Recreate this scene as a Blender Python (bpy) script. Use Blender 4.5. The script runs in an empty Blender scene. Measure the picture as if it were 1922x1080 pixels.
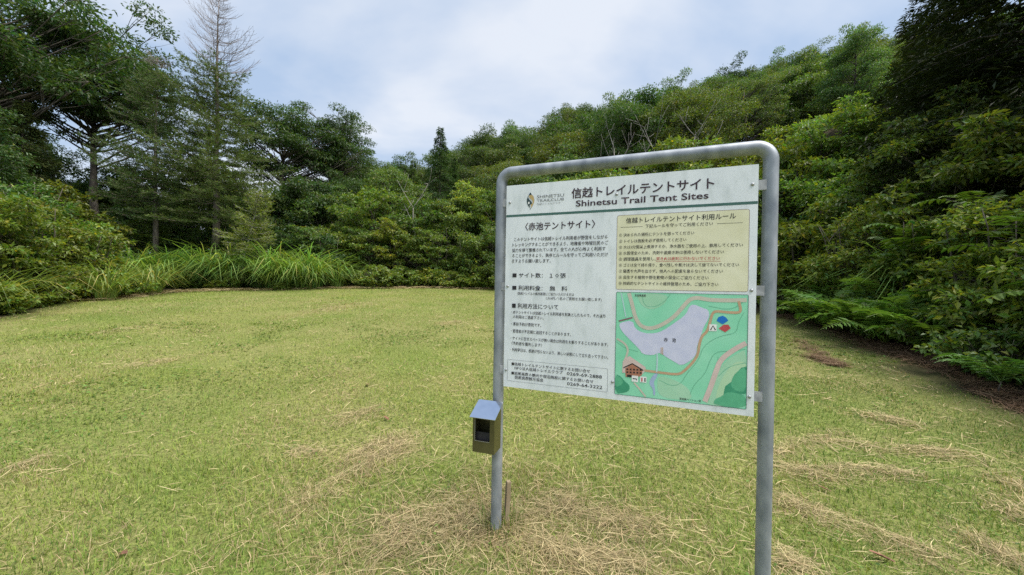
import bpy, math, random
import numpy as np
from mathutils import Matrix, Vector

R = math.radians
SC = bpy.context.scene
COL = SC.collection
rng = np.random.default_rng(7)
random.seed(7)

# ------------------------------------------------------------------ camera
F_PX, CX, CY = 720.0, 961.0, 540.0            # the photograph: 1922 x 1080
CAM_Z = 1.42
cam_d = bpy.data.cameras.new('camera')
cam_d.sensor_width = 36.0
cam_d.lens = F_PX / 1922.0 * 36.0
cam_d.clip_start = 0.02
cam_d.clip_end = 3000.0
cam = bpy.data.objects.new('camera', cam_d)
COL.objects.link(cam)
cam.location = (0, 0, CAM_Z)
cam.rotation_euler = (R(90 - 0.32), R(-0.97), 0)
SC.camera = cam
CAM_M = cam.rotation_euler.to_matrix()

# ------------------------------------------------------------------ light
SUN_EL, SUN_AZ = 62.0, 114.0                   # azimuth clockwise from +Y (north)
w = bpy.data.worlds.new('World')
SC.world = w
w.use_nodes = True
wn, wl = w.node_tree.nodes, w.node_tree.links
wn.clear()
wo = wn.new('ShaderNodeOutputWorld')
bg = wn.new('ShaderNodeBackground')
sky = wn.new('ShaderNodeTexSky')
sky.sky_type = 'NISHITA'
sky.sun_disc = False
sky.sun_elevation = R(SUN_EL)
sky.sun_rotation = R(SUN_AZ)
sky.air_density = 1.2
sky.dust_density = 1.5
tc = wn.new('ShaderNodeTexCoord')
sep = wn.new('ShaderNodeSeparateXYZ')
wl.new(tc.outputs['Generated'], sep.inputs[0])
def wmath(op, a, b=None):
    n = wn.new('ShaderNodeMath'); n.operation = op
    for i, v in enumerate((a, b)):
        if v is None: continue
        if isinstance(v, (int, float)): n.inputs[i].default_value = v
        else: wl.new(v, n.inputs[i])
    return n.outputs[0]
zc = wmath('MAXIMUM', wmath('ADD', sep.outputs[2], 0.22), 0.05)   # cloud layer seen in perspective
cmb = wn.new('ShaderNodeCombineXYZ')
wl.new(wmath('MULTIPLY', wmath('DIVIDE', sep.outputs[0], zc), 0.6), cmb.inputs[0])
wl.new(wmath('DIVIDE', sep.outputs[1], zc), cmb.inputs[1])
nz = wn.new('ShaderNodeTexNoise')
nz.inputs['Scale'].default_value = 1.3
nz.inputs['Detail'].default_value = 6.0
nz.inputs['Roughness'].default_value = 0.5
nz.inputs['Distortion'].default_value = 0.3
wl.new(cmb.outputs[0], nz.inputs['Vector'])
ramp = wn.new('ShaderNodeValToRGB')
ramp.color_ramp.elements[0].position = 0.42
ramp.color_ramp.elements[0].color = (2.95, 3.80, 5.15, 1)        # thin grey-blue veil
ramp.color_ramp.elements[1].position = 0.58
ramp.color_ramp.elements[1].color = (5.25, 5.55, 6.05, 1)          # brighter cloud
wl.new(nz.outputs['Fac'], ramp.inputs[0])
mx = wn.new('ShaderNodeMix'); mx.data_type = 'RGBA'
mx.inputs['Factor'].default_value = 0.88                           # nearly overcast
wl.new(sky.outputs[0], mx.inputs['A'])
wl.new(ramp.outputs[0], mx.inputs['B'])
wl.new(mx.outputs['Result'], bg.inputs['Color'])
bg.inputs['Strength'].default_value = 0.08
wl.new(bg.outputs[0], wo.inputs['Surface'])

sd = bpy.data.lights.new('sun', 'SUN')
sd.energy = 3.3
sd.angle = R(48)
sd.color = (1.0, 0.95, 0.86)
sun = bpy.data.objects.new('sun', sd)
COL.objects.link(sun)
az, el = R(SUN_AZ), R(SUN_EL)
to_sun = Vector((math.sin(az) * math.cos(el), math.cos(az) * math.cos(el), math.sin(el)))
sun.rotation_euler = to_sun.to_track_quat('Z', 'Y').to_euler()
sun.location = (-6, -8, 30)

SC.view_settings.view_transform = 'Standard'
SC.view_settings.look = 'None'
SC.view_settings.gamma = 1.0
SC.view_settings.exposure = 1.05
SC.view_settings.use_curve_mapping = False
SC.render.engine = 'CYCLES'
SC.cycles.use_denoising = False
SC.cycles.max_bounces = 6
SC.cycles.diffuse_bounces = 3
SC.cycles.transmission_bounces = 3
SC.cycles.transparent_max_bounces = 4

# ------------------------------------------------------------------ pixel -> world
def ray(px, py):
    return (CAM_M @ Vector(((px - CX) / F_PX, -(py - CY) / F_PX, -1.0))).normalized()

def at_y(px, py, Y):
    d = ray(px, py)
    return Vector((0, 0, CAM_Z)) + d * (Y / d.y)

def x_at(px, Y, py=520):
    return at_y(px, py, Y).x

# ------------------------------------------------------------------ terrain
FOOT = np.array([(-60, 20), (-26, 21.5), (-9, 22.5), (0, 21.5), (5.5, 17.5), (9.0, 12.0), (8.2, 8), (6.9, 4), (6.4, -14)], float)

def foot_dist(x, y):
    x = np.asarray(x, float); y = np.asarray(y, float)
    best = np.full(x.shape, 1e9); sgn = np.zeros(x.shape)
    for (ax, ay), (bx, by) in zip(FOOT[:-1], FOOT[1:]):
        dx, dy = bx - ax, by - ay
        t = np.clip(((x - ax) * dx + (y - ay) * dy) / (dx * dx + dy * dy), 0, 1)
        qx, qy = ax + t * dx - x, ay + t * dy - y
        d = np.hypot(qx, qy)
        cr = dx * (y - ay) - dy * (x - ax)
        s = np.where(cr > 0, 1.0, -1.0)
        m = d < best
        best = np.where(m, d, best); sgn = np.where(m, s, sgn)
    return best * sgn

def G(x, y):
    x = np.asarray(x, float); y = np.asarray(y, float)
    t = np.minimum(y, 60.0) - 2.6
    g = 0.0785 * (np.sqrt(t * t + 0.8) + t) / 2
    g = np.where(y > 24, 0.0785 * 21.4 + 0.015 * (np.minimum(y, 60) - 24), g)
    k = np.interp(x, [-40, -18, -8, 5, 24, 60], [0.0, 0.16, 0.36, 0.56, 0.60, 0.5])
    cap = np.interp(x, [-40, -18, -5, 6, 18, 36, 70], [0.01, 6.5, 9.0, 12.0, 15.5, 23.0, 24.0])
    d = foot_dist(x, y)
    d = np.log1p(np.exp(np.minimum(d, 30) * 1.4)) / 1.4 + np.maximum(d - 30, 0)
    hgt = k * d
    hill = cap * np.tanh(hgt / np.maximum(cap, 1e-3) * 1.12)
    hill = hill * np.clip((y + 30) / 30, 0, 1)
    bump = 0.012 * np.sin(x * 1.3 + 0.7 * y) + 0.010 * np.sin(2.1 * y - 0.8 * x)
    return g + hill + bump

def Gz(x, y):
    return float(G(np.array([x]), np.array([y]))[0])

def at_ground(px, py):
    d = ray(px, py); o = Vector((0, 0, CAM_Z))
    t = 0.8
    while t < 80:
        p = o + d * t
        if p.z <= Gz(p.x, p.y):
            break
        t += 0.02 * max(1, t * 0.3)
    p = o + d * t
    return Vector((p.x, p.y, Gz(p.x, p.y)))

# edge of the mown clearing (world metres), read off the photograph on this terrain
EDGE = np.array([(-22, 1), (-13.5, 5.5), (-11.4, 8.4), (-13.2, 11.7), (-13.0, 14.4), (-9.2, 17.0), (-5, 18.0),
                 (0, 18.3), (4.0, 17.0), (7.2, 12.6), (7.5, 10.6), (6.5, 7.0), (5.2, 4.2), (4.6, 2.6), (4.4, 0.5), (4.4, -8), (-22, -8)], float)

def inside_edge(x, y):
    x = np.asarray(x, float); y = np.asarray(y, float)
    c = np.zeros(x.shape, bool)
    j = len(EDGE) - 1
    for i in range(len(EDGE)):
        xi, yi = EDGE[i]; xj, yj = EDGE[j]
        if yi != yj:
            cond = ((yi > y) != (yj > y)) & (x < (xj - xi) * (y - yi) / (yj - yi) + xi)
            c ^= cond
        j = i
    return c

def edge_dist(x, y):                            # positive inside
    x = np.asarray(x, float); y = np.asarray(y, float)
    best = np.full(x.shape, 1e9)
    for i in range(len(EDGE) - 1):
        (ax, ay), (bx, by) = EDGE[i], EDGE[i + 1]
        dx, dy = bx - ax, by - ay
        t = np.clip(((x - ax) * dx + (y - ay) * dy) / (dx * dx + dy * dy), 0, 1)
        best = np.minimum(best, np.hypot(ax + t * dx - x, ay + t * dy - y))
    return np.where(inside_edge(x, y), best, -best)

LAT = rng.random((64, 64))
def vnoise(x, y, s):
    x = np.asarray(x, float) * s + 100; y = np.asarray(y, float) * s + 100
    xi, yi = np.floor(x).astype(int), np.floor(y).astype(int)
    fx, fy = x - xi, y - yi
    fx = fx * fx * (3 - 2 * fx); fy = fy * fy * (3 - 2 * fy)
    a = LAT[xi % 64, yi % 64]; b = LAT[(xi + 1) % 64, yi % 64]
    c = LAT[xi % 64, (yi + 1) % 64]; d = LAT[(xi + 1) % 64, (yi + 1) % 64]
    return (a * (1 - fx) + b * fx) * (1 - fy) + (c * (1 - fx) + d * fx) * fy
def fbm(x, y, s):
    return (vnoise(x, y, s) + 0.5 * vnoise(y, x, s * 2.1) + 0.25 * vnoise(x, y, s * 4.3)) / 1.75

# ------------------------------------------------------------------ materials
def new_mat(name):
    m = bpy.data.materials.new(name); m.use_nodes = True
    nt = m.node_tree
    b = nt.nodes['Principled BSDF']
    return m, nt.nodes, nt.links, b

def plain(name, col, rough=0.6, metal=0.0, spec=None):
    m, n, l, b = new_mat(name)
    b.inputs['Base Color'].default_value = (*col, 1)
    b.inputs['Roughness'].default_value = rough
    b.inputs['Metallic'].default_value = metal
    if spec is not None: b.inputs['Specular IOR Level'].default_value = spec
    return m

def noisy(name, c0, c1, scale=8, rough=0.7, detail=6, lo=0.35, hi=0.65, metal=0.0, bump=0.0, stretch=None, bscale=None):
    m, n, l, b = new_mat(name)
    t = n.new('ShaderNodeTexCoord'); mp = n.new('ShaderNodeMapping')
    if stretch: mp.inputs['Scale'].default_value = stretch
    l.new(t.outputs['Object'], mp.inputs['Vector'])
    z = n.new('ShaderNodeTexNoise'); z.inputs['Scale'].default_value = scale; z.inputs['Detail'].default_value = detail
    l.new(mp.outputs[0], z.inputs['Vector'])
    r = n.new('ShaderNodeValToRGB')
    r.color_ramp.elements[0].position = lo; r.color_ramp.elements[0].color = (*c0, 1)
    r.color_ramp.elements[1].position = hi; r.color_ramp.elements[1].color = (*c1, 1)
    l.new(z.outputs['Fac'], r.inputs[0]); l.new(r.outputs[0], b.inputs['Base Color'])
    b.inputs['Roughness'].default_value = rough; b.inputs['Metallic'].default_value = metal
    if bump:
        z2 = n.new('ShaderNodeTexNoise'); z2.inputs['Scale'].default_value = bscale or scale * 3
        l.new(mp.outputs[0], z2.inputs['Vector'])
        bp = n.new('ShaderNodeBump'); bp.inputs['Strength'].default_value = bump; bp.inputs['Distance'].default_value = 0.01
        l.new(z2.outputs['Fac'], bp.inputs['Height']); l.new(bp.outputs[0], b.inputs['Normal'])
    return m

def leaf_mat(name, base, trans=0.35, rough=0.42, use_obj=True, spec=0.5):
    """leaf colour = base * per-leaf tint (mesh attribute) * per-plant colour (object colour)"""
    m, n, l, b = new_mat(name)
    at = n.new('ShaderNodeAttribute'); at.attribute_name = 'tint'
    m1 = n.new('ShaderNodeMix'); m1.data_type = 'RGBA'; m1.blend_type = 'MULTIPLY'; m1.inputs['Factor'].default_value = 1
    m1.inputs['A'].default_value = (*base, 1)
    l.new(at.outputs['Color'], m1.inputs['B'])
    out = m1.outputs['Result']
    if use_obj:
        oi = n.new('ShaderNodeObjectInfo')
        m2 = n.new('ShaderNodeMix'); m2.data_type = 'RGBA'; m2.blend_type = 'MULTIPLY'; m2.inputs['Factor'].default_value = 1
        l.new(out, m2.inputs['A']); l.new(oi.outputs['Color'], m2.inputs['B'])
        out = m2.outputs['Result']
    l.new(out, b.inputs['Base Color'])
    b.inputs['Roughness'].default_value = rough
    b.inputs['Specular IOR Level'].default_value = spec
    if trans > 0:
        tr = n.new('ShaderNodeBsdfTranslucent')
        sc = n.new('ShaderNodeMix'); sc.data_type = 'RGBA'; sc.blend_type = 'MULTIPLY'; sc.inputs['Factor'].default_value = 1
        sc.inputs['B'].default_value = (1.25, 1.25, 0.55, 1)
        l.new(out, sc.inputs['A']); l.new(sc.outputs['Result'], tr.inputs['Color'])
        ms = n.new('ShaderNodeMixShader'); ms.inputs[0].default_value = trans
        l.new(b.outputs[0], ms.inputs[1]); l.new(tr.outputs[0], ms.inputs[2])
        l.new(ms.outputs[0], n['Material Output'].inputs['Surface'])
    return m

M = {}
M['leaf'] = leaf_mat('broad_leaf', (0.122, 0.180, 0.044), 0.45)
M['needle'] = leaf_mat('conifer_needle', (0.100, 0.145, 0.046), 0.3, spec=0.15)
M['blade'] = leaf_mat('lawn_blade', (1, 1, 1), 0.3, 0.6, use_obj=False, spec=0.25)
M['hay'] = leaf_mat('dry_straw', (1, 1, 1), 0.2, 0.7, use_obj=False, spec=0.2)
M['tall'] = leaf_mat('tall_grass_blade', (0.150, 0.225, 0.065), 0.35)
M['fern'] = leaf_mat('fern_leaflet', (0.080, 0.155, 0.035), 0.35)
M['bark'] = noisy('bark', (0.055, 0.045, 0.035), (0.15, 0.13, 0.105), 9, 0.9, stretch=(1, 1, 0.25), bump=0.5)
M['bark_pale'] = noisy('pale_bark', (0.24, 0.22, 0.19), (0.42, 0.40, 0.36), 7, 0.85, stretch=(1, 1, 0.4))
M['bark_larch'] = noisy('larch_bark', (0.10, 0.080, 0.065), (0.24, 0.20, 0.17), 9, 0.9, stretch=(1, 1, 0.25), bump=0.4)
M['twig'] = noisy('bare_twig', (0.17, 0.14, 0.13), (0.27, 0.23, 0.21), 3, 0.9)
M['steel'] = noisy('galvanised_steel', (0.17, 0.195, 0.23), (0.37, 0.40, 0.44), 16, 0.5, detail=10, metal=0.35, stretch=(1, 1, 0.5), lo=0.3, hi=0.7)
M['bracket'] = noisy('weathered_bracket', (0.26, 0.27, 0.29), (0.44, 0.45, 0.47), 30, 0.6)
M['bark_grey'] = noisy('dead_grey_bark', (0.15, 0.14, 0.125), (0.30, 0.285, 0.26), 7, 0.9, stretch=(1, 1, 0.4))
M['bolt'] = plain('bolt_steel', (0.40, 0.41, 0.42), 0.45, 0.6)

# ------------------------------------------------------------------ object helpers
def tag(o, label=None, cat=None, group=None, kind=None):
    if label: o['label'] = label
    if cat: o['category'] = cat
    if group: o['group'] = group
    if kind: o['kind'] = kind
    return o

def empty(name, loc=(0, 0, 0), rz=0.0):
    o = bpy.data.objects.new(name, None)
    COL.objects.link(o); o.location = loc; o.rotation_euler = (0, 0, rz)
    o.empty_display_size = 0.2
    return o

def link(name, me, mat=None, parent=None):
    if mat is not None and len(me.materials) == 0: me.materials.append(mat)
    o = bpy.data.objects.new(name, me)
    COL.objects.link(o)
    if parent is not None: o.parent = parent
    return o

def copy_tree(src, parent=None):
    c = src.copy(); COL.objects.link(c); c.parent = parent
    for ch in list(src.children): copy_tree(ch, c)
    return c

def np_mesh(name, V, quads=None, tris=None, tint=None, smooth=False):
    V = np.ascontiguousarray(V, np.float32)
    me = bpy.data.meshes.new(name)
    nq = 0 if quads is None else len(quads); nt = 0 if tris is None else len(tris)
    me.vertices.add(len(V)); me.vertices.foreach_set('co', V.ravel())
    idx = []
    if nq: idx.append(np.asarray(quads, np.int32).ravel())
    if nt: idx.append(np.asarray(tris, np.int32).ravel())
    idx = np.concatenate(idx)
    me.loops.add(len(idx)); me.loops.foreach_set('vertex_index', idx)
    me.polygons.add(nq + nt)
    st = np.concatenate([np.arange(nq) * 4, nq * 4 + np.arange(nt) * 3]).astype(np.int32)
    me.polygons.foreach_set('loop_start', st)
    me.polygons.foreach_set('use_smooth', np.full(nq + nt, bool(smooth)))
    if tint is not None:
        a = me.attributes.new('tint', 'FLOAT_COLOR', 'POINT')
        t4 = np.ones((len(V), 4), np.float32); t4[:, :3] = tint
        a.data.foreach_set('color', t4.ravel())
    me.update(calc_edges=True)
    return me

class Geo:
    """collects tubes, boxes and polygons into one mesh"""
    def __init__(s): s.v = []; s.q = []; s.t = []; s.n = 0
    def add(s, V, quads=None, tris=None):
        V = np.asarray(V, float)
        s.v.append(V)
        if quads is not None and len(quads): s.q.append(np.asarray(quads, int) + s.n)
        if tris is not None and len(tris): s.t.append(np.asarray(tris, int) + s.n)
        s.n += len(V)
    def tube(s, P, rad, n=6, cap=True):
        P = np.asarray(P, float); k = len(P)
        rad = np.broadcast_to(np.asarray(rad, float), (k,))
        T = np.gradient(P, axis=0); T /= np.maximum(np.linalg.norm(T, axis=1, keepdims=True), 1e-9)
        ref = np.array([0.0, 0, 1]) if abs(T[:, 2]).mean() < 0.8 else np.array([1.0, 0, 0])
        A = np.cross(T, ref); A /= np.maximum(np.linalg.norm(A, axis=1, keepdims=True), 1e-9)
        B = np.cross(T, A)
        th = np.arange(n) * 2 * math.pi / n
        V = P[:, None, :] + rad[:, None, None] * (np.cos(th)[None, :, None] * A[:, None, :] + np.sin(th)[None, :, None] * B[:, None, :])
        V = V.reshape(-1, 3)
        i = np.arange(k - 1)[:, None] * n; j = np.arange(n)[None, :]
        a = i + j; b = i + (j + 1) % n
        Q = np.stack([a, a + n, b + n, b], -1).reshape(-1, 4)
        tr = None
        if cap:
            V = np.vstack([V, P[:1], P[-1:]])
            c0, c1 = k * n, k * n + 1
            jj = np.arange(n)
            tr = np.vstack([np.stack([np.full(n, c0), jj, (jj + 1) % n], -1),
                            np.stack([np.full(n, c1), (k - 1) * n + (jj + 1) % n, (k - 1) * n + jj], -1)])
        s.add(V, Q, tr)
    def box(s, lo, hi):
        x0, y0, z0 = lo; x1, y1, z1 = hi
        V = [(x0, y0, z0), (x1, y0, z0), (x1, y1, z0), (x0, y1, z0), (x0, y0, z1), (x1, y0, z1), (x1, y1, z1), (x0, y1, z1)]
        s.add(V, [(0, 3, 2, 1), (4, 5, 6, 7), (0, 1, 5, 4), (1, 2, 6, 5), (2, 3, 7, 6), (3, 0, 4, 7)])
    def mesh(s, name, tint=None, smooth=False):
        V = np.vstack(s.v)
        return np_mesh(name, V, np.vstack(s.q) if s.q else None, np.vstack(s.t) if s.t else None, tint, smooth)

def unit(a):
    return a / np.maximum(np.linalg.norm(a, axis=-1, keepdims=True), 1e-9)

def leaf_arrays(P, D, N, L, W, fold=0.15):
    """one four-cornered leaf per point: stalk end, two sides, tip"""
    D = unit(D); S = unit(np.cross(D, N)); U = np.cross(S, D)
    L = np.asarray(L, float)[:, None]; W = np.asarray(W, float)[:, None]
    a = P; t = P + L * D - U * L * fold
    m = P + D * L * 0.45
    l = m + S * W * 0.5 + U * W * fold; r = m - S * W * 0.5 + U * W * fold
    V = np.stack([a, r, t, l], 1).reshape(-1, 3)
    Q = np.arange(len(P) * 4).reshape(-1, 4)
    return V, Q

def leaf_tints(n, g, warm=0.18, dark=0.3, yellow=0.03):
    b = 1 - dark + 2 * dark * g.random(n)
    h = g.normal(0, warm, n)
    c = np.stack([b * (1 + h), b, b * (1 - 0.6 * h)], -1)
    y = g.random(n) < yellow
    c[y] *= np.array([2.2, 1.5, 0.8])
    return np.clip(c, 0.05, 4)

def oval_leaf_arrays(P, D, N, L, W, fold=0.15):
    """pointed oval leaf folded along its midrib: two four-cornered halves"""
    D = unit(D); S = unit(np.cross(D, N)); U = np.cross(S, D)
    L = np.asarray(L, float)[:, None]; W = np.asarray(W, float)[:, None]
    t = P + L * D - U * L * fold * 1.6
    m1 = P + D * L * 0.28; m2 = P + D * L * 0.66 - U * L * fold * 0.7
    V = np.stack([P, m1 - S * W * 0.46 + U * W * fold, m2 - S * W * 0.40 + U * W * fold, t, m2 + S * W * 0.40 + U * W * fold, m1 + S * W * 0.46 + U * W * fold], 1).reshape(-1, 3)
    b = np.arange(len(P))[:, None] * 6
    return V, np.vstack([b + np.array([0, 1, 2, 3]), b + np.array([0, 3, 4, 5])])

def rdir(n, g):
    return unit(g.normal(size=(n, 3)))

# ------------------------------------------------------------------ ground sheet
def build_ground():
    u = np.linspace(-1, 1, 241)
    xs = np.sinh(u * 4.2) / np.sinh(4.2) * 900
    v = np.linspace(0, 1, 260)
    ys = -60 + np.concatenate([np.linspace(0, 60, 40), 60 + np.linspace(0.12, 24, 150), 84 + np.geomspace(0.4, 1100, 70)])
    X, Y = np.meshgrid(xs, ys)
    Z = G(X, Y)
    V = np.stack([X, Y, Z], -1).reshape(-1, 3)
    nx, ny = len(xs), len(ys)
    i = np.arange(ny - 1)[:, None] * nx; j = np.arange(nx - 1)[None, :]
    a = i + j
    Q = np.stack([a, a + 1, a + 1 + nx, a + nx], -1).reshape(-1, 4)
    ed = edge_dist(V[:, 0], V[:, 1]) + (fbm(V[:, 0], V[:, 1], 0.9) - 0.5) * 1.2
    mask = np.clip(ed / 0.7 + 0.5, 0, 1)
    me = np_mesh('ground', V, Q, None, np.stack([mask] * 3, -1), smooth=True)
    m, n, l, b = new_mat('ground_soil_and_turf')
    at = n.new('ShaderNodeAttribute'); at.attribute_name = 'tint'
    t = n.new('ShaderNodeTexCoord')
    def nse(s, d=5):
        z = n.new('ShaderNodeTexNoise'); z.inputs['Scale'].default_value = s; z.inputs['Detail'].default_value = d
        l.new(t.outputs['Object'], z.inputs['Vector']); return z
    def rmp(src, a0, c0, a1, c1):
        r = n.new('ShaderNodeValToRGB')
        r.color_ramp.elements[0].position = a0; r.color_ramp.elements[0].color = (*c0, 1)
        r.color_ramp.elements[1].position = a1; r.color_ramp.elements[1].color = (*c1, 1)
        l.new(src, r.inputs[0]); return r.outputs[0]
    turf = rmp(nse(0.8).outputs['Fac'], 0.35, (0.15, 0.185, 0.050), 0.65, (0.22, 0.215, 0.085))
    fine = rmp(nse(45).outputs['Fac'], 0.35, (0.62, 0.62, 0.6), 0.65, (1.25, 1.25, 1.2))
    mm = n.new('ShaderNodeMix'); mm.data_type = 'RGBA'; mm.blend_type = 'MULTIPLY'; mm.inputs['Factor'].default_value = 1
    l.new(turf, mm.inputs['A']); l.new(fine, mm.inputs['B'])
    litter = rmp(nse(5).outputs['Fac'], 0.35, (0.030, 0.028, 0.016), 0.7, (0.075, 0.058, 0.036))
    mk = n.new('ShaderNodeMix'); mk.data_type = 'RGBA'
    l.new(at.outputs['Color'], mk.inputs['Factor']); l.new(litter, mk.inputs['A']); l.new(mm.outputs['Result'], mk.inputs['B'])
    l.new(mk.outputs['Result'], b.inputs['Base Color'])
    b.inputs['Roughness'].default_value = 0.95; b.inputs['Specular IOR Level'].default_value = 0.1
    bp = n.new('ShaderNodeBump'); bp.inputs['Strength'].default_value = 0.6; bp.inputs['Distance'].default_value = 0.03
    l.new(nse(60).outputs['Fac'], bp.inputs['Height']); l.new(bp.outputs[0], b.inputs['Normal'])
    o = link('ground', me, m)
    tag(o, 'mown grassy ground rising gently into the wooded hillside', 'ground', kind='structure')
build_ground()
# ------------------------------------------------------------------ information sign
ZL = 2.12
pl = at_y(948, 537, ZL); pr_dir = ray(1419.5, 546)
ZR = ZL / 1.263
pr = at_y(1419.5, 546, ZR)
BO = Vector((pl.x, pl.y, 0))                          # left edge of the board on plan
BU = Vector((pr.x - pl.x, pr.y - pl.y, 0)); BW = BU.length; BU.normalize()
BN = Vector((BU.y, -BU.x, 0))                         # board normal, towards the viewer
def uv(px, py):
    d = ray(px, py); o = Vector((0, 0, CAM_Z))
    t = (BO - o).dot(BN) / d.dot(BN)
    p = o + d * t
    return (p - BO).dot(BU), p.z
V_TOP = (uv(951, 349)[1] + uv(1422, 309)[1]) / 2
V_BOT = (uv(945, 725)[1] + uv(1417, 783)[1]) / 2
sign = empty('information_sign', (BO.x + BU.x * BW / 2, BO.y + BU.y * BW / 2, 0))
sign.rotation_euler = (0, 0, math.atan2(BU.y, BU.x))   # local x along the board, local -y towards the viewer, z up
tag(sign, 'large white Japanese tent site notice board in a grey steel pipe frame', 'sign')
HX = BW / 2
def bl(px, py):
    u_, z_ = uv(px, py); return u_ - HX, z_

# steel pipe frame, one bent tube
PR = 0.0303; PY = 0.030
xl_t = (bl(938.5, 430)[0]); xr_t = bl(1446, 420)[0]
xl = (xl_t + bl(929, 720)[0]) / 2; xr = (xr_t + bl(1438, 1000)[0]) / 2
zt = (bl(994, 320)[1] + bl(1340.7, 278.4)[1]) / 2
CR = 0.062
path = [(xl, PY, -0.45), (xl, PY, zt - CR)]
for k in range(1, 9):
    a = math.pi / 2 * k / 8
    path.append((xl + CR - CR * math.cos(a), PY, zt - CR + CR * math.sin(a)))
path += [(xl + (xr - xl) * t, PY, zt) for t in (0.25, 0.5, 0.75)]
for k in range(0, 9):
    a = math.pi / 2 * k / 8
    path.append((xr - CR + CR * math.sin(a), PY, zt - CR + CR * math.cos(a)))
path.append((xr, PY, -0.45))
# evenly fine straight runs keep the ring frames stable
def tube_frame(P, rad, n=20):
    P = np.array(P); k = len(P)
    T = np.gradient(P, axis=0)
    T[1:-1] = unit(P[2:] - P[1:-1]) + unit(P[1:-1] - P[:-2]); T = unit(T)
    A = np.tile(np.array([[0.0, 1, 0]]), (k, 1)); B = np.cross(T, A)
    th = np.arange(n) * 2 * math.pi / n
    V = P[:, None] + rad * (np.cos(th)[None, :, None] * A[:, None] + np.sin(th)[None, :, None] * B[:, None])
    i = np.arange(k - 1)[:, None] * n; j = np.arange(n)[None, :]
    a = i + j; b = i + (j + 1) % n
    return np_mesh('pipe_frame', V.reshape(-1, 3), np.stack([a, b, b + n, a + n], -1).reshape(-1, 4), None, None, True)
link('pipe_frame', tube_frame(path, PR), M['steel'], sign)

# board
zt_b, zb_b = V_TOP, V_BOT
def board_mat():
    m, n, l, b = new_mat('weathered_white_board')
    t = n.new('ShaderNodeTexCoord')
    def nse(s, d, st):
        mp = n.new('ShaderNodeMapping'); mp.inputs['Scale'].default_value = st
        l.new(t.outputs['Object'], mp.inputs[0])
        z = n.new('ShaderNodeTexNoise'); z.inputs['Scale'].default_value = s; z.inputs['Detail'].default_value = d
        l.new(mp.outputs[0], z.inputs['Vector']); return z.outputs['Fac']
    def rmp(src, a0, c0, a1, c1):
        r = n.new('ShaderNodeValToRGB')
        r.color_ramp.elements[0].position = a0; r.color_ramp.elements[0].color = (*c0, 1)
        r.color_ramp.elements[1].position = a1; r.color_ramp.elements[1].color = (*c1, 1)
        l.new(src, r.inputs[0]); return r.outputs[0]
    def mul(a, c):
        x = n.new('ShaderNodeMix'); x.data_type = 'RGBA'; x.blend_type = 'MULTIPLY'; x.inputs['Factor'].default_value = 1
        l.new(a, x.inputs['A']); l.new(c, x.inputs['B']); return x.outputs['Result']
    c = rmp(nse(4, 8, (1, 1, 0.6)), 0.38, (0.73, 0.775, 0.82), 0.60, (0.81, 0.85, 0.89))
    c = mul(c, rmp(nse(22, 8, (1, 1, 0.35)), 0.30, (0.84, 0.855, 0.84), 0.50, (1, 1, 1)))
    c = mul(c, rmp(nse(140, 3, (1, 1, 1)), 0.30, (0.90, 0.90, 0.88), 0.50, (1, 1, 1)))
    l.new(c, b.inputs['Base Color'])
    b.inputs['Roughness'].default_value = 0.42
    return m
M['board'] = board_mat()
g = Geo(); g.box((-HX, 0, zb_b), (HX, 0.004, zt_b))
panel = link('panel', g.mesh('panel'), M['board'], sign)

# print on the board: flat sheets and lettering, each layer half a millimetre proud of the one below
def ink(name, col, rough=0.5, wear=0.12):
    c1 = tuple(min(1, x * (1 + wear) + wear * 0.06) for x in col)
    return noisy(name, col, c1, 30, rough, lo=0.4, hi=0.7)
INK = {
 'black': ink('black_ink', (0.016, 0.014, 0.018)), 'maroon': ink('dark_maroon_ink', (0.035, 0.014, 0.024)),
 'grey': ink('grey_ink', (0.16, 0.17, 0.18)), 'red': ink('faded_red_ink', (0.50, 0.13, 0.12)),
 'line': ink('dark_green_ink', (0.045, 0.125, 0.105)), 'cream': noisy('cream_print', (0.70, 0.68, 0.46), (0.80, 0.78, 0.58), 9, 0.45),
 'gold': ink('gold_ink', (0.50, 0.36, 0.14)), 'navy': ink('dark_teal_ink', (0.02, 0.05, 0.055)),
 'mapgreen': noisy('map_green', (0.23, 0.67, 0.44), (0.33, 0.75, 0.53), 6, 0.45),
 'pale': noisy('map_pale_green', (0.33, 0.64, 0.43), (0.42, 0.69, 0.50), 7, 0.45),
 'paler': noisy('map_paler_green', (0.42, 0.67, 0.42), (0.48, 0.70, 0.47), 7, 0.45),
 'lake': noisy('map_lavender', (0.58, 0.60, 0.80), (0.66, 0.67, 0.85), 20, 0.45), 'road': ink('map_road', (0.55, 0.52, 0.44)),
 'trail': ink('map_trail', (0.52, 0.35, 0.22)), 'pink': ink('map_pink_road', (0.63, 0.50, 0.47)), 'stream': ink('map_stream', (0.50, 0.66, 0.72)),
 'contour': ink('map_contour', (0.15, 0.46, 0.30)), 'tree': ink('map_tree_green', (0.10, 0.42, 0.24)), 'tree2': ink('map_dark_tree_green', (0.045, 0.30, 0.17)),
 'blue': ink('tent_blue', (0.0, 0.15, 0.55)), 'tentred': ink('tent_red', (0.52, 0.07, 0.08)), 'white': ink('white_print', (0.8, 0.8, 0.8)),
 'brick': ink('house_brown', (0.40, 0.17, 0.11)), 'dam': ink('dam_brown', (0.22, 0.13, 0.14)), 'bluegrey': ink('stream_blue', (0.36, 0.46, 0.66))}

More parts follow.
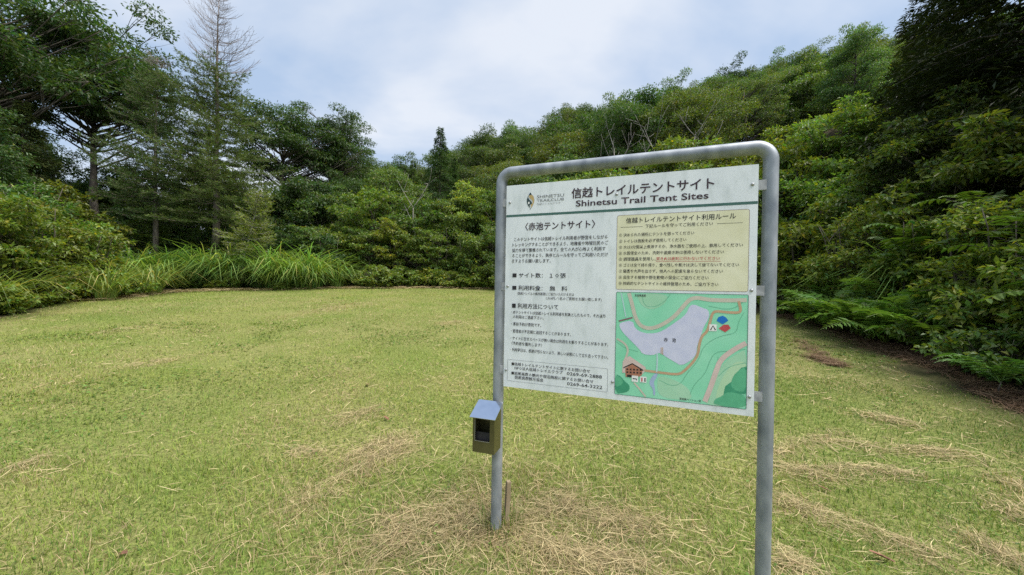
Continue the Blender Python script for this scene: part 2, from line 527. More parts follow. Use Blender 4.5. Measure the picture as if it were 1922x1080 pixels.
def lay(k): return -0.0005 * k
def poly_sheet(name, pts, mat, k, parent, thick=0.0003):
    """a printed patch: n-gon sheet facing the viewer"""
    me = bpy.data.meshes.new(name)
    vs = [(x, lay(k), z) for x, z in pts]
    area = sum(vs[i][0] * vs[(i + 1) % len(vs)][2] - vs[(i + 1) % len(vs)][0] * vs[i][2] for i in range(len(vs)))
    if area < 0: vs = vs[::-1]
    me.from_pydata(vs, [], [list(range(len(vs)))])
    me.update()
    return link(name, me, mat, parent)
def strip_sheet(name, pts, wd, mat, k, parent, closed=False):
    """a printed line of width wd along board points"""
    P = np.array(pts, float)
    if closed: P = np.vstack([P, P[:1]])
    T = np.gradient(P, axis=0)
    if len(P) > 2:
        T[1:-1] = unit(P[2:] - P[1:-1]) + unit(P[1:-1] - P[:-2])
    if closed:
        T[0] = T[-1] = unit(P[1] - P[0]) + unit(P[-1] - P[-2])
    T = unit(T); Nn = np.stack([-T[:, 1], T[:, 0]], -1)
    wd = np.broadcast_to(np.asarray(wd, float), (len(P),))[:, None]
    A = P + Nn * wd / 2; B = P - Nn * wd / 2
    V = np.zeros((2 * len(P), 3)); V[0::2, 0] = A[:, 0]; V[0::2, 2] = A[:, 1]; V[1::2, 0] = B[:, 0]; V[1::2, 2] = B[:, 1]
    V[:, 1] = lay(k)
    Q = [(2 * i, 2 * i + 1, 2 * i + 3, 2 * i + 2) for i in range(len(P) - 1)]
    return link(name, np_mesh(name, V, Q), mat, parent)
def smooth_pts(pts, it=2, closed=False):
    P = [np.array(p, float) for p in pts]
    for _ in range(it):
        Q = [] if closed else [P[0]]
        n = len(P)
        for i in range(n if closed else n - 1):
            a, b = P[i], P[(i + 1) % n]
            Q += [0.75 * a + 0.25 * b, 0.25 * a + 0.75 * b]
        if not closed: Q.append(P[-1])
        P = Q
    return P
def rrect(c, r):
    """rounded quad from four corner points in order"""
    out = []
    n = 4
    for i in range(n):
        p, a, b = np.array(c[i]), np.array(c[i - 1]), np.array(c[(i + 1) % n])
        da, db = unit(a - p), unit(b - p)
        for t in (0, 0.25, 0.5, 0.75, 1):
            p0, p1 = p + da * r, p + db * r
            out.append((1 - t) ** 2 * p0 + 2 * t * (1 - t) * p + t * t * p1)
    return out

_dg = None
def text(body, l0, l1, h, col='black', bold=0.0, k=3, latin=False, res=1, parent=None, shear=0):
    """lettering between pixel l0 (lower left) and l1 (lower right), h pixels tall in the photograph"""
    x0, z0 = bl(*l0); x1, z1 = bl(*l1)
    mx_, my_ = (l0[0] + l1[0]) / 2, (l0[1] + l1[1]) / 2
    hh = bl(mx_, my_ - h)[1] - bl(mx_, my_)[1]
    cu = bpy.data.curves.new('lettering', 'FONT')
    cu.body = body; cu.size = 1.0; cu.offset = bold; cu.resolution_u = res; cu.fill_mode = 'FRONT'; cu.shear = shear
    to = bpy.data.objects.new('lettering', cu); COL.objects.link(to)
    bpy.context.view_layer.update()
    me = bpy.data.meshes.new_from_object(to.evaluated_get(bpy.context.evaluated_depsgraph_get()))
    bpy.data.objects.remove(to); bpy.data.curves.remove(cu)
    n = len(me.vertices); co = np.zeros(n * 3, np.float32); me.vertices.foreach_get('co', co); co = co.reshape(-1, 3)
    xmin, xmax = co[:, 0].min(), co[:, 0].max()
    if latin: y0, ye = 0.0, 0.73
    else: y0, ye = -0.08, 0.86
    sx = (x1 - x0) / (xmax - xmin); sy = hh / (ye - y0)
    zb = (z0 + z1) / 2
    out = np.zeros_like(co)
    out[:, 0] = x0 + (co[:, 0] - xmin) * sx; out[:, 1] = lay(k); out[:, 2] = zb + (co[:, 1] - y0) * sy
    me.vertices.foreach_set('co', out.ravel()); me.materials.clear(); me.update()
    return link('lettering', me, INK[col], parent or panel)

# header
a0 = bl(950.7, 407.3); a1 = bl(1422, 379)
zline = (a0[1] + a1[1]) / 2
g = Geo()
V = [(-HX + 0.001, lay(1), zline - 0.0062), (HX - 0.001, lay(1), zline - 0.0062), (HX - 0.001, lay(1), zline + 0.0062), (-HX + 0.001, lay(1), zline + 0.0062)]
link('header_stripe', np_mesh('header_stripe', V, [(0, 1, 2, 3)]), INK['line'], panel)
text('信越トレイルテントサイト', (1072.6, 373.5), (1340.7, 354.0), 20.5, 'maroon', 0.017, res=2)
text('Shinetsu Trail Tent Sites', (1080.7, 388.8), (1330.0, 371.8), 12.2, 'maroon', 0.016, latin=True, res=3)
text('SHINETSU', (1007.7, 373.0), (1058.7, 369.0), 6.0, 'grey', 0.004, latin=True, res=2)
text('TRAILCLUB', (1007.7, 380.0), (1058.7, 376.2), 5.2, 'grey', 0.004, latin=True, res=2)
text('信越トレイルクラブ', (1007.7, 386.3), (1052, 382.6), 4.0, 'grey', -0.005)
def lz(x, y): return bl(980 + x / 18.0, 340 + y / 18.0)
leafL = [(280, 385), (235, 460), (195, 540), (165, 620), (160, 690), (180, 780), (215, 855), (265, 915), (262, 800), (330, 790), (335, 745), (318, 700), (255, 640), (205, 575), (225, 490), (335, 470)]
leafR = [(235, 500), (290, 480), (345, 475), (390, 530), (412, 620), (408, 700), (380, 790), (340, 860), (300, 910), (300, 800), (350, 760), (360, 700), (335, 640), (270, 590), (232, 545)]
poly_sheet('emblem_leaf', [lz(*p) for p in leafL], INK['navy'], 3, panel)
poly_sheet('emblem_leaf', [lz(*p) for p in leafR], INK['gold'], 3.6, panel)
poly_sheet('emblem_window', [lz(*p) for p in [(205, 715), (255, 705), (255, 775), (205, 785)]], INK['white'], 4.2, panel)
poly_sheet('emblem_dot', [lz(278 + 15 * math.cos(t), 940 + 20 * math.sin(t)) for t in np.linspace(0, 6.28, 9)[:-1]], INK['navy'], 3, panel)

# left column
text('〈赤池テントサイト〉', (985.8, 433.8), (1117.2, 427.3), 15.0, 'maroon', 0.016, res=2)
for s, a, b in [
  ('このテントサイトは信越トレイル利用者が野営をしながら', (965, 454.0), (1140.7, 448.4)),
  ('トレッキングすることができるよう、地権者や地域住民のご', (962, 463.9), (1141.7, 459.5)),
  ('協力を得て整備されています。全ての人が心地よく利用す', (961.4, 473.9), (1136.6, 471.0)),
  ('ることができるよう、秩序とルールを守ってご利用いただけ', (961.4, 483.9), (1141.3, 482.0)),
  ('ますようお願い致します。', (961, 493.9), (1033.7, 493.7))]:
    text(s, a, b, 7.6, 'black', 0.008)
text('■ サイト数： １０張', (962, 521.6), (1062.2, 522.2), 9.3, 'black', 0.010)
text('■ 利用料金：  無　料', (961.6, 545.2), (1064.7, 546.4), 9.3, 'black', 0.010)
text('(信越トレイルの維持管理にご協力いただける方は', (971, 554.2), (1077.5, 555.8), 5.8, 'black', 0.004)
text('1,500円／1名のご寄附をお願い致します)', (1025, 563.6), (1129.4, 565.4), 6.3, 'black', 0.004)
text('■ 利用方法について', (961.2, 579.0), (1047.6, 581.6), 10.0, 'black', 0.010)
for s, a, b in [
  ('・本テントサイトは信越トレイル利用者を対象としたもので、それ以外', (959.4, 589.6), (1137.2, 597.0)),
  ('の利用はご遠慮下さい。', (963, 598.0), (1020.6, 600.6)),
  ('・事前予約が原則です。', (959.4, 611.6), (1016, 614.0)),
  ('・管理者が不定期に巡回することがあります。', (959, 624.6), (1071.9, 631.5)),
  ('・サイトに空きスペースが無い場合は利用をお断りすることがあります。', (958.5, 637.5), (1141.9, 651.0)),
  ('（予約者を優先します）', (960.4, 648.3), (1016.9, 651.0)),
  ('・利用翌日は、痕跡が残らないよう、美しい状態にして立ち去って下さい。', (958.1, 658.4), (1141.5, 675.5))]:
    text(s, a, b, 6.8, 'black', 0.006)
cb = [bl(953.3, 674.8), bl(1140.6, 692.4), bl(1140, 736.9), bl(952, 713.7)]
xa, xb_ = (cb[0][0] + cb[3][0]) / 2, (cb[1][0] + cb[2][0]) / 2
za, zb_ = (cb[0][1] + cb[1][1]) / 2, (cb[2][1] + cb[3][1]) / 2
strip_sheet('contact_border', rrect([(xa, za), (xb_, za), (xb_, zb_), (xa, zb_)], 0.006), 0.0012, INK['grey'], 2, panel, True)
text('■信越トレイルテントサイトに関するお問い合せ', (960.4, 686.0), (1107.6, 700.3), 6.6, 'black', 0.006)
text('NPO法人信越トレイルクラブ', (966, 694.2), (1056.3, 702.6), 6.6, 'black', 0.006)
text('0269-69-2888', (1064, 703.8), (1129.8, 711.2), 6.2, 'black', 0.008, latin=True, res=2)
text('■斑尾高原の観光や宿泊施設に関するお問い合せ', (960, 702.6), (1113.7, 720.6), 6.6, 'black', 0.006)
text('斑尾高原観光協会', (966, 711.4), (1020, 717.3), 6.6, 'black', 0.006)
text('0269-64-3222', (1064.4, 722.9), (1130.4, 730.6), 6.2, 'black', 0.008, latin=True, res=2)

# rules box
def avg_rect(c):
    P = [bl(*p) for p in c]
    x0 = (P[0][0] + P[3][0]) / 2; x1 = (P[1][0] + P[2][0]) / 2
    z1 = (P[0][1] + P[1][1]) / 2; z0 = (P[2][1] + P[3][1]) / 2
    return [(x0, z1), (x1, z1), (x1, z0), (x0, z0)]
rb = avg_rect([(1158.3, 405.8), (1406.7, 392), (1404.2, 548), (1156.7, 543.3)])
rules = poly_sheet('rules_sheet', rrect(rb, 0.010), INK['cream'], 1, panel)
strip_sheet('rules_border', rrect(rb, 0.010), 0.0014, INK['dam'], 2, panel, True)
text('信越トレイルテントサイト利用ルール', (1175, 419.4), (1381.2, 411.2), 11.0, 'black', 0.008, res=2)
text('下記ルールを守ってご利用ください', (1211.3, 428.6), (1338.3, 423.6), 7.4, 'black', 0.004)
zz = (bl(1165, 427.0)[1] + bl(1394, 418.4)[1]) / 2
strip_sheet('rule_line', [(bl(1165, 428)[0], zz), (bl(1206, 427)[0], zz)], 0.0016, INK['black'], 2, panel)
strip_sheet('rule_line', [(bl(1346, 421)[0], zz), (bl(1394, 419)[0], zz)], 0.0016, INK['black'], 2, panel)
for s, a, b in [
  ('① 決められた場所にテントを張ってください', (1162.2, 445.5), (1303.0, 440.6)),
  ('② トイレは施設を必ず使用してください', (1162.2, 456.8), (1288.3, 453.5)),
  ('③ 水は3分間以上煮沸するか、浄水器をご使用の上、飲用してください', (1162.2, 467.7), (1394.2, 463.5)),
  ('④ 水質保全のため、洗剤や歯磨き粉は使用しないでください', (1161.7, 478.9), (1358.8, 476.5)),
  ('⑤ 調理器具を使用し、', (1161.7, 489.9), (1230.8, 489.8)),
  ('⑥ ゴミは全て持ち帰り、食べ残しや煮汁は決して捨てないでください', (1161.7, 501.3), (1387.0, 500.8)),
  ('⑦ 騒音や大声を出さず、他人への配慮を怠らないでください', (1161.7, 512.7), (1356.7, 512.7)),
  ('⑧ 自生する植物や野生動物の保全にご協力ください', (1161.3, 524.3), (1330.0, 524.9)),
  ('⑨ 持続的なテントサイトの維持管理のため、ご協力下さい', (1161.2, 535.7), (1348.3, 537.3))]:
    text(s, a, b, 7.0, 'black', 0.004)
text('焚き火は絶対に行わないでください', (1231.7, 489.7), (1350.8, 488.4), 7.2, 'red', 0.010)
zz = bl(1290, 491.0)[1]
strip_sheet('red_underline', [(bl(1231, 491)[0], zz), (bl(1353, 490)[0], zz)], 0.0016, INK['red'], 2, panel)

# map
def mp_(x, y): return bl(1140 + x / 4.32, 540 + y / 4.32)
mr = avg_rect([(1157.4, 548.8), (1403.9, 553.4), (1401.1, 768.7), (1153.4, 739.5)])
sitemap = poly_sheet('site_map', rrect(mr, 0.006), INK['mapgreen'], 1, panel)
mx0, mx1, mz0, mz1 = mr[0][0], mr[1][0], mr[2][1], mr[0][1]
def mclip(pts):
    return [(min(max(x, mx0 + 0.001), mx1 - 0.001), min(max(z, mz0 + 0.001), mz1 - 0.001)) for x, z in pts]
def mpoly(name, pts, ink_, k, sm=0):
    P = smooth_pts([mp_(*p) for p in pts], sm, True) if sm else [mp_(*p) for p in pts]
    return poly_sheet(name, mclip(P), INK[ink_], k, panel)
def mline(name, pts, wpx, ink_, k, sm=2):
    P = smooth_pts([mp_(*p) for p in pts], sm)
    P = [p for p in P if mx0 + 0.002 < p[0] < mx1 - 0.002 and mz0 + 0.002 < p[1] < mz1 - 0.002]
    return strip_sheet(name, P, wpx / 4.32 * 1.85 / 720, INK[ink_], k, panel)
mpoly('map_meadow', [(240, 48), (500, 52), (470, 130), (380, 180), (300, 165), (255, 110)], 'pale', 1.6, 2)
mpoly('map_meadow', [(1128, 500), (1127, 800), (1060, 905), (960, 975), (860, 960), (780, 930), (880, 720), (950, 600), (1060, 530)], 'pale', 1.6, 1)
mpoly('map_meadow', [(420, 700), (640, 790), (700, 900), (600, 915), (420, 885), (400, 780)], 'pale', 1.6, 2)
mpoly('map_meadow', [(1020, 600), (1127, 600), (1127, 700), (960, 870), (870, 940), (900, 780)], 'paler', 1.9, 2)
for pts in [[(280, 60), (300, 150), (380, 160), (460, 120), (510, 55)], [(820, 150), (1000, 185), (1100, 120)], [(1110, 200), (1060, 280), (1050, 370), (900, 395), (780, 470), (740, 590), (640, 700), (600, 780), (520, 800), (420, 750)],
            [(1120, 500), (1010, 515), (870, 520), (820, 620), (800, 690), (700, 790), (670, 870)], [(75, 440), (140, 490), (250, 520)], [(1125, 610), (980, 640), (900, 720)], [(900, 560), (870, 720), (820, 920)]]:
    mline('contour_line', pts, 4, 'contour', 2.0)
mpoly('map_lake', [(100, 285), (205, 265), (225, 335), (300, 372), (385, 372), (450, 350), (510, 310), (580, 262), (640, 215), (665, 150), (700, 135), (770, 165), (820, 180), (828, 240), (780, 320), (755, 400), (725, 480), (722, 540), (680, 590), (600, 635), (540, 600), (480, 565), (440, 535), (410, 530), (370, 550), (285, 540), (260, 500), (200, 440), (130, 370), (98, 320)], 'lake', 2.2, 1)
mline('map_road', [(175, 44), (205, 150), (225, 240), (270, 315), (350, 335), (440, 305), (540, 240), (610, 160), (665, 95), (730, 80), (820, 100), (950, 105), (1130, 102)], 30, 'road', 2.6)
mline('map_road', [(1125, 450), (1030, 500), (920, 580), (880, 680), (840, 800), (790, 925)], 36, 'pink', 2.6)
mline('map_road', [(78, 415), (140, 450), (170, 500), (155, 560), (130, 610)], 16, 'road', 2.6)
mline('map_road', [(215, 770), (260, 820), (310, 885)], 14, 'road', 2.6)
mpoly('map_yard', [(180, 555), (310, 645), (310, 675), (280, 705), (120, 690), (125, 600), (150, 570)], 'pink', 2.8, 0)
mline('map_trail', [(300, 672), (420, 688), (560, 705), (610, 690), (700, 600), (735, 540), (745, 460), (765, 395), (810, 355), (830, 290), (850, 210), (880, 190), (960, 200), (1070, 205), (1082, 180), (1065, 110)], 19, 'trail', 3.0, 1)
mline('map_stream', [(112, 45), (130, 130), (150, 240)], 8, 'stream', 2.4)
mline('map_stream', [(402, 530), (405, 600), (400, 685)], 10, 'stream', 3.3)
mpoly('map_stream', [(385, 695), (410, 695), (400, 730), (375, 765), (385, 810), (390, 872), (372, 876), (370, 820), (340, 785), (345, 745)], 'bluegrey', 2.5, 1)
mline('map_dam', [(92, 272), (205, 243)], 12, 'dam', 3.0, 0)
mline('map_pier', [(436, 485), (436, 540)], 6, 'trail', 3.0, 0); mline('map_pier', [(449, 485), (449, 545)], 6, 'trail', 3.0, 0)
mpoly('map_grove', [(1128, 640), (1128, 860), (940, 875), (955, 800), (1010, 760), (1040, 700), (1085, 650)], 'tree2', 2.8, 0)
mpoly('map_grove', [(1128, 630), (1127, 840), (1050, 845), (1000, 800), (1010, 740), (1040, 690)], 'tree', 3.0, 1)
mpoly('map_grove', [(1127, 880), (1126, 982), (860, 950), (870, 905), (930, 880), (960, 850), (1030, 850)], 'tree', 3.2, 1)
mpoly('map_grove', [(66, 700), (110, 720), (140, 760), (180, 790), (180, 830), (150, 850), (62, 860)], 'tree2', 2.8, 1)
mpoly('map_grove', [(64, 705), (120, 735), (130, 780), (62, 815)], 'tree', 3.0, 1)
mpoly('map_house', [(145, 650), (285, 665), (280, 710), (230, 735), (148, 722)], 'brick', 3.4, 0)
mpoly('map_house', [(145, 655), (203, 615), (285, 665)], 'brick', 3.5, 0)
mline('map_house_roof', [(130, 650), (203, 617), (292, 672)], 9, 'black', 3.9, 0)
for r_ in range(2):
    for c_ in range(5):
        x, y = 155 + c_ * 27, 655 + r_ * 24 + c_ * 1.5
        mpoly('map_house_window', [(x, y), (x + 15, y + 1), (x + 15, y + 14), (x, y + 13)], 'black', 4.2, 0)
mpoly('map_house_door', [(160, 705), (198, 708), (198, 728), (160, 724)], 'black', 4.2, 0)
mpoly('tap_symbol', [(198, 712), (250, 716), (248, 768), (197, 760)], 'white', 4.2, 0)
mline('tap_symbol_mark', [(205, 738), (235, 740), (238, 752)], 8, 'black', 4.8, 0)
mpoly('toilet_symbol', [(266, 720), (318, 724), (316, 772), (264, 766)], 'white', 4.2, 0)
mline('toilet_symbol_mark', [(280, 730), (280, 762)], 10, 'tentred', 4.8, 0); mline('toilet_symbol_mark', [(305, 732), (305, 764)], 9, 'black', 4.8, 0)
mpoly('tent_symbol', [(826, 298), (886, 299), (885, 354), (825, 353)], 'white', 3.6, 0)
mline('tent_symbol_mark', [(836, 345), (856, 310), (876, 345)], 8, 'black', 4.2, 0)
mpoly('map_tent', [(885, 270), (900, 240), (935, 229), (962, 243), (980, 268), (935, 298)], 'blue', 3.6, 0)
mpoly('map_tent', [(902, 332), (940, 302), (980, 300), (1000, 330), (955, 362)], 'tentred', 3.8, 0)
text('赤　池', (1140 + 458 / 4.32, 540 + 440 / 4.32), (1140 + 556 / 4.32, 540 + 443 / 4.32), 8.0, 'black', 0.012, k=4)
text('至斑尾高原', (1140 + 222 / 4.32, 540 + 74 / 4.32), (1140 + 312 / 4.32, 540 + 75 / 4.32), 4.6, 'black', 0.008, k=4)
text('至斑尾ペンション街', (1140 + 585 / 4.32, 540 + 912 / 4.32), (1140 + 760 / 4.32, 540 + 930 / 4.32), 4.8, 'black', 0.006, k=4)
strip_sheet('map_border', rrect(mr, 0.006), 0.002, INK['line'], 5, panel, True)

# bolts through the board and the brackets behind it
def bolt(px, py, r=0.0075, dark=False):
    x, z = bl(px, py)
    g = Geo()
    prof = [(0.0, 1.0), (0.0025, 0.95), (0.0045, 0.7), (0.0056, 0.3)]
    n = 12; th = np.arange(n) * 2 * math.pi / n
    V = []
    for dy, s in prof: V += [(x + r * s * math.cos(t), -0.0001 - dy, z + r * s * math.sin(t)) for t in th]
    Q = [(i * n + j, i * n + (j + 1) % n, (i + 1) * n + (j + 1) % n, (i + 1) * n + j) for i in range(len(prof) - 1) for j in range(n)]
    V.append((x, -0.0062, z)); T = [(3 * n + j, 3 * n + (j + 1) % n, 4 * n) for j in range(n)]
    g.add(V, Q, T)
    link('bolt', g.mesh('bolt', smooth=True), M['bolt'], sign)
for p in [(957.3, 380.7), (952.9, 537.5), (949.4, 694.2), (1157.2, 365), (1149.6, 717), (1412.5, 346.4), (1410.6, 545.3), (1406.8, 745.2)]:
    bolt(*p)
for py_ in [(957.3, 380.7, 1412.5, 346.4), (952.9, 537.5, 1410.6, 545.3), (949.4, 694.2, 1406.8, 745.2)]:
    za = (bl(py_[0], py_[1])[1] + bl(py_[2], py_[3])[1]) / 2
    g = Geo(); g.box((xl + 0.019, 0.0055, za - 0.022), (-HX + 0.06, 0.0095, za + 0.022)); link('bracket', g.mesh('bracket'), M['bracket'], sign)
    g = Geo(); g.box((HX - 0.07, 0.0055, za - 0.022), (xr - 0.019, 0.0095, za + 0.022)); link('bracket', g.mesh('bracket'), M['bracket'], sign)

# ------------------------------------------------------------------ leaflet box on the left post
SM = sign.matrix_basis.copy()
post = sign.matrix_basis @ Vector((xl, PY, 0))
box_o = empty('leaflet_box', (0, 0, 0))
BWD, BDP, BHT = 0.124, 0.098, 0.232
zbox0 = at_y(905, 846, post.y - 0.10).z
byaw = math.atan2(BU.y, BU.x) + R(3)
ex = Vector((math.cos(byaw), math.sin(byaw), 0)); ey = Vector((-math.sin(byaw), math.cos(byaw), 0))
fc = at_y(907.5, 800, post.y - 0.132)                  # middle of the front face
base = Vector((fc.x, fc.y, zbox0)) + ey * (BDP / 2)
box_o.location = base; box_o.rotation_euler = (0, 0, byaw)
tag(box_o, 'small olive metal leaflet box with shiny slanted lid clamped to the post', 'box')
M['olive'] = noisy('olive_paint', (0.072, 0.066, 0.024), (0.100, 0.092, 0.036), 12, 0.38, metal=0.15)
M['lid'] = noisy('polished_lid', (0.62, 0.66, 0.74), (0.72, 0.75, 0.82), 18, 0.12, metal=1.0)
M['dark'] = plain('dark_inside', (0.02, 0.02, 0.018), 0.6)
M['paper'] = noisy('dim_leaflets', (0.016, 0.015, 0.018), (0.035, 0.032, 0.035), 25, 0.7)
hw, hd = BWD / 2, BDP / 2
zf, zb2 = BHT - 0.035, BHT + 0.012                     # front and back top: the lid slopes to the front
def plate(name, pts, mat, parent, thick, nrm):
    V = np.array(pts, float); n = len(V); V2 = V + np.array(nrm) * thick
    A = np.vstack([V, V2])
    me = bpy.data.meshes.new(name)
    fs = [list(range(n)), list(range(2 * n - 1, n - 1, -1))] + [[i, i + n, (i + 1) % n + n, (i + 1) % n] for i in range(n)]
    me.from_pydata([tuple(v) for v in A], [], fs); me.update()
    return link(name, me, mat, parent)
# front with its window: four strips round the opening, a single mesh
wx0, wx1, wz0, wz1 = -hw + 0.014, hw - 0.026, 0.062, zf - 0.012
g = Geo()
t_ = 0.0025
def bx(x0, x1, z0, z1): g.box((x0, -hd, z0), (x1, -hd + t_, z1))
bx(-hw, hw, 0, wz0); bx(-hw, wx0, wz0, wz1); bx(wx1, hw, wz0, wz1); bx(-hw, hw, wz1, zf)
# small corner fillets of the opening
for (cx_, cz_, sx, sz) in [(wx0, wz0, 1, 1), (wx0, wz1, 1, -1), (wx1, wz0, -1, 1), (wx1, wz1, -1, -1)]:
    rr = 0.010
    pts = [(cx_, cz_)] + [(cx_ + sx * rr * (1 - math.sin(a)), cz_ + sz * rr * (1 - math.cos(a))) for a in np.linspace(0, math.pi / 2, 5)]
    V = [(x, -hd + 0.0003, z) for x, z in pts]
    g.add(V, None, [(0, i, i + 1) for i in range(1, len(pts) - 1)])
fr = link('front', g.mesh('front'), M['olive'], box_o)
g = Geo()
e_ = 0.0018
g.box((wx0 - e_, -hd - 0.001, wz0 - e_), (wx1, -hd - 0.0001, wz0)); g.box((wx0 - e_, -hd - 0.001, wz0), (wx0, -hd - 0.0001, wz1 - 0.01))
link('window_edge', g.mesh('window_edge'), M['bolt'], fr)
for s in (-1, 1):
    x = s * hw
    V = [(x, -hd + t_, 0), (x, hd, 0), (x, hd, zb2), (x, -hd + t_, zf)]
    plate('side_panel', V, M['olive'], box_o, t_, (-s, 0, 0))
g = Geo(); g.box((-hw + t_, hd - t_, 0), (hw - t_, hd, zb2 - 0.004)); link('back_panel', g.mesh('back_panel'), M['olive'], box_o)
g = Geo(); g.box((-hw + t_, -hd + t_, 0.0005), (hw - t_, hd - t_, 0.003)); link('bottom_panel', g.mesh('bottom_panel'), M['olive'], box_o)
for i in range(3):
    g = Geo(); g.box((-hw + 0.010 + i * 0.003, -hd + 0.022 + i * 0.014, 0.004), (hw - 0.010, -hd + 0.026 + i * 0.014, 0.098 - i * 0.006 + 0.004))
    link('leaflet', g.mesh('leaflet'), M['paper'], box_o)
ov = 0.011
sl = (zb2 - zf) / BDP
V = [(-hw - ov, -hd - 0.020, zf - sl * 0.020 + 0.001), (hw + ov, -hd - 0.020, zf - sl * 0.020 + 0.001), (hw + ov, hd + 0.006, zb2 + sl * 0.006 + 0.001), (-hw - ov, hd + 0.006, zb2 + sl * 0.006 + 0.001)]
lid = plate('lid', V, M['lid'], box_o, 0.003, (0, -0.35, 0.93))
g = Geo()
pc = box_o.matrix_basis.inverted() @ Vector((post.x, post.y, base.z + 0.1))
for zz_ in (0.045, 0.185):
    g = Geo(); g.box((pc.x - 0.024, hd, zz_), (pc.x + 0.024, pc.y, zz_ + 0.018))
    link('clamp', g.mesh('clamp'), M['steel'], box_o)

# ------------------------------------------------------------------ wooden stake behind the left post
sp = at_ground(950, 988); 
stk_top = at_y(950, 902, sp.y + 0.0)
M['wood'] = noisy('weathered_wood', (0.20, 0.15, 0.09), (0.36, 0.29, 0.19), 14, 0.9, stretch=(1, 1, 0.12), bump=0.4)
g = Geo()
hs = 0.0135; hh = stk_top.z - sp.z
V = []
for z, s in [(-0.25, 0.9), (0.0, 1.0), (hh * 0.5, 1.0), (hh - 0.006, 0.97), (hh, 0.85)]:
    V += [(-hs * s * 0.9, -hs * s, z), (hs * s * 0.9, -hs * s * 0.95, z + 0.001), (hs * s * 0.85, hs * s, z), (-hs * s * 0.95, hs * s, z - 0.001)]
Q = [(4 * i + j, 4 * i + (j + 1) % 4, 4 * i + 4 + (j + 1) % 4, 4 * i + 4 + j) for i in range(4) for j in range(4)] + [(16, 17, 18, 19)]
g.add(V, Q)
stake = link('wooden_stake', g.mesh('wooden_stake'), M['wood'])
stake.location = (sp.x, sp.y, sp.z); stake.rotation_euler = (R(2), R(1.5), R(20))
tag(stake, 'short weathered wooden stake behind the left sign post', 'stake')
# ------------------------------------------------------------------ plant prototypes
def limb(gm, a, b, r0, r1, g, sag=0.15, k=6, n=5, wob=0.05):
    a = np.array(a, float); b = np.array(b, float)
    t = np.linspace(0, 1, k)[:, None]
    L = np.linalg.norm(b - a)
    mid = (a + b) / 2 + np.array([0, 0, -sag * L]) + g.normal(0, wob * L, 3)
    P = (1 - t) ** 2 * a + 2 * t * (1 - t) * mid + t ** 2 * b
    gm.tube(P, np.linspace(r0, r1, k), n)
    return P

def clump_leaves(C, RC, n_per, L, g, flat=0.6, up=0.6, aspect=0.5, shell=0.45, droop=0.25):
    """leaves spread through flattened clumps of radius RC about centres C"""
    k = len(C)
    per = np.maximum(8, (n_per * (RC / RC.mean()) ** 2).astype(int))
    idx = np.repeat(np.arange(k), per); n = len(idx)
    d = rdir(n, g); d[:, 2] = np.abs(d[:, 2]) * np.where(g.random(n) < 0.72, 1, -1)
    rad = (shell + (1 - shell) * g.random(n)) ** 0.8
    # ragged outline: every clump gets its own bumps
    ph = g.random((k, 3)) * 6.28
    rad *= 0.85 + 0.28 * np.sin(3 * np.arctan2(d[:, 1], d[:, 0]) + ph[idx, 0]) * np.sin(2.5 * d[:, 2] * 3 + ph[idx, 1])
    P = C[idx] + d * (rad * RC[idx])[:, None] * np.array([1, 1, flat])
    D = unit(d * np.array([1, 1, 0.4]) + rdir(n, g) * 0.8 + np.array([0, 0, -droop]))
    N = unit(np.array([0, 0, up]) + d * 0.5 + rdir(n, g) * 0.55)
    Ls = L * (0.6 + 0.8 * g.random(n))
    return P, D, N, Ls, Ls * aspect

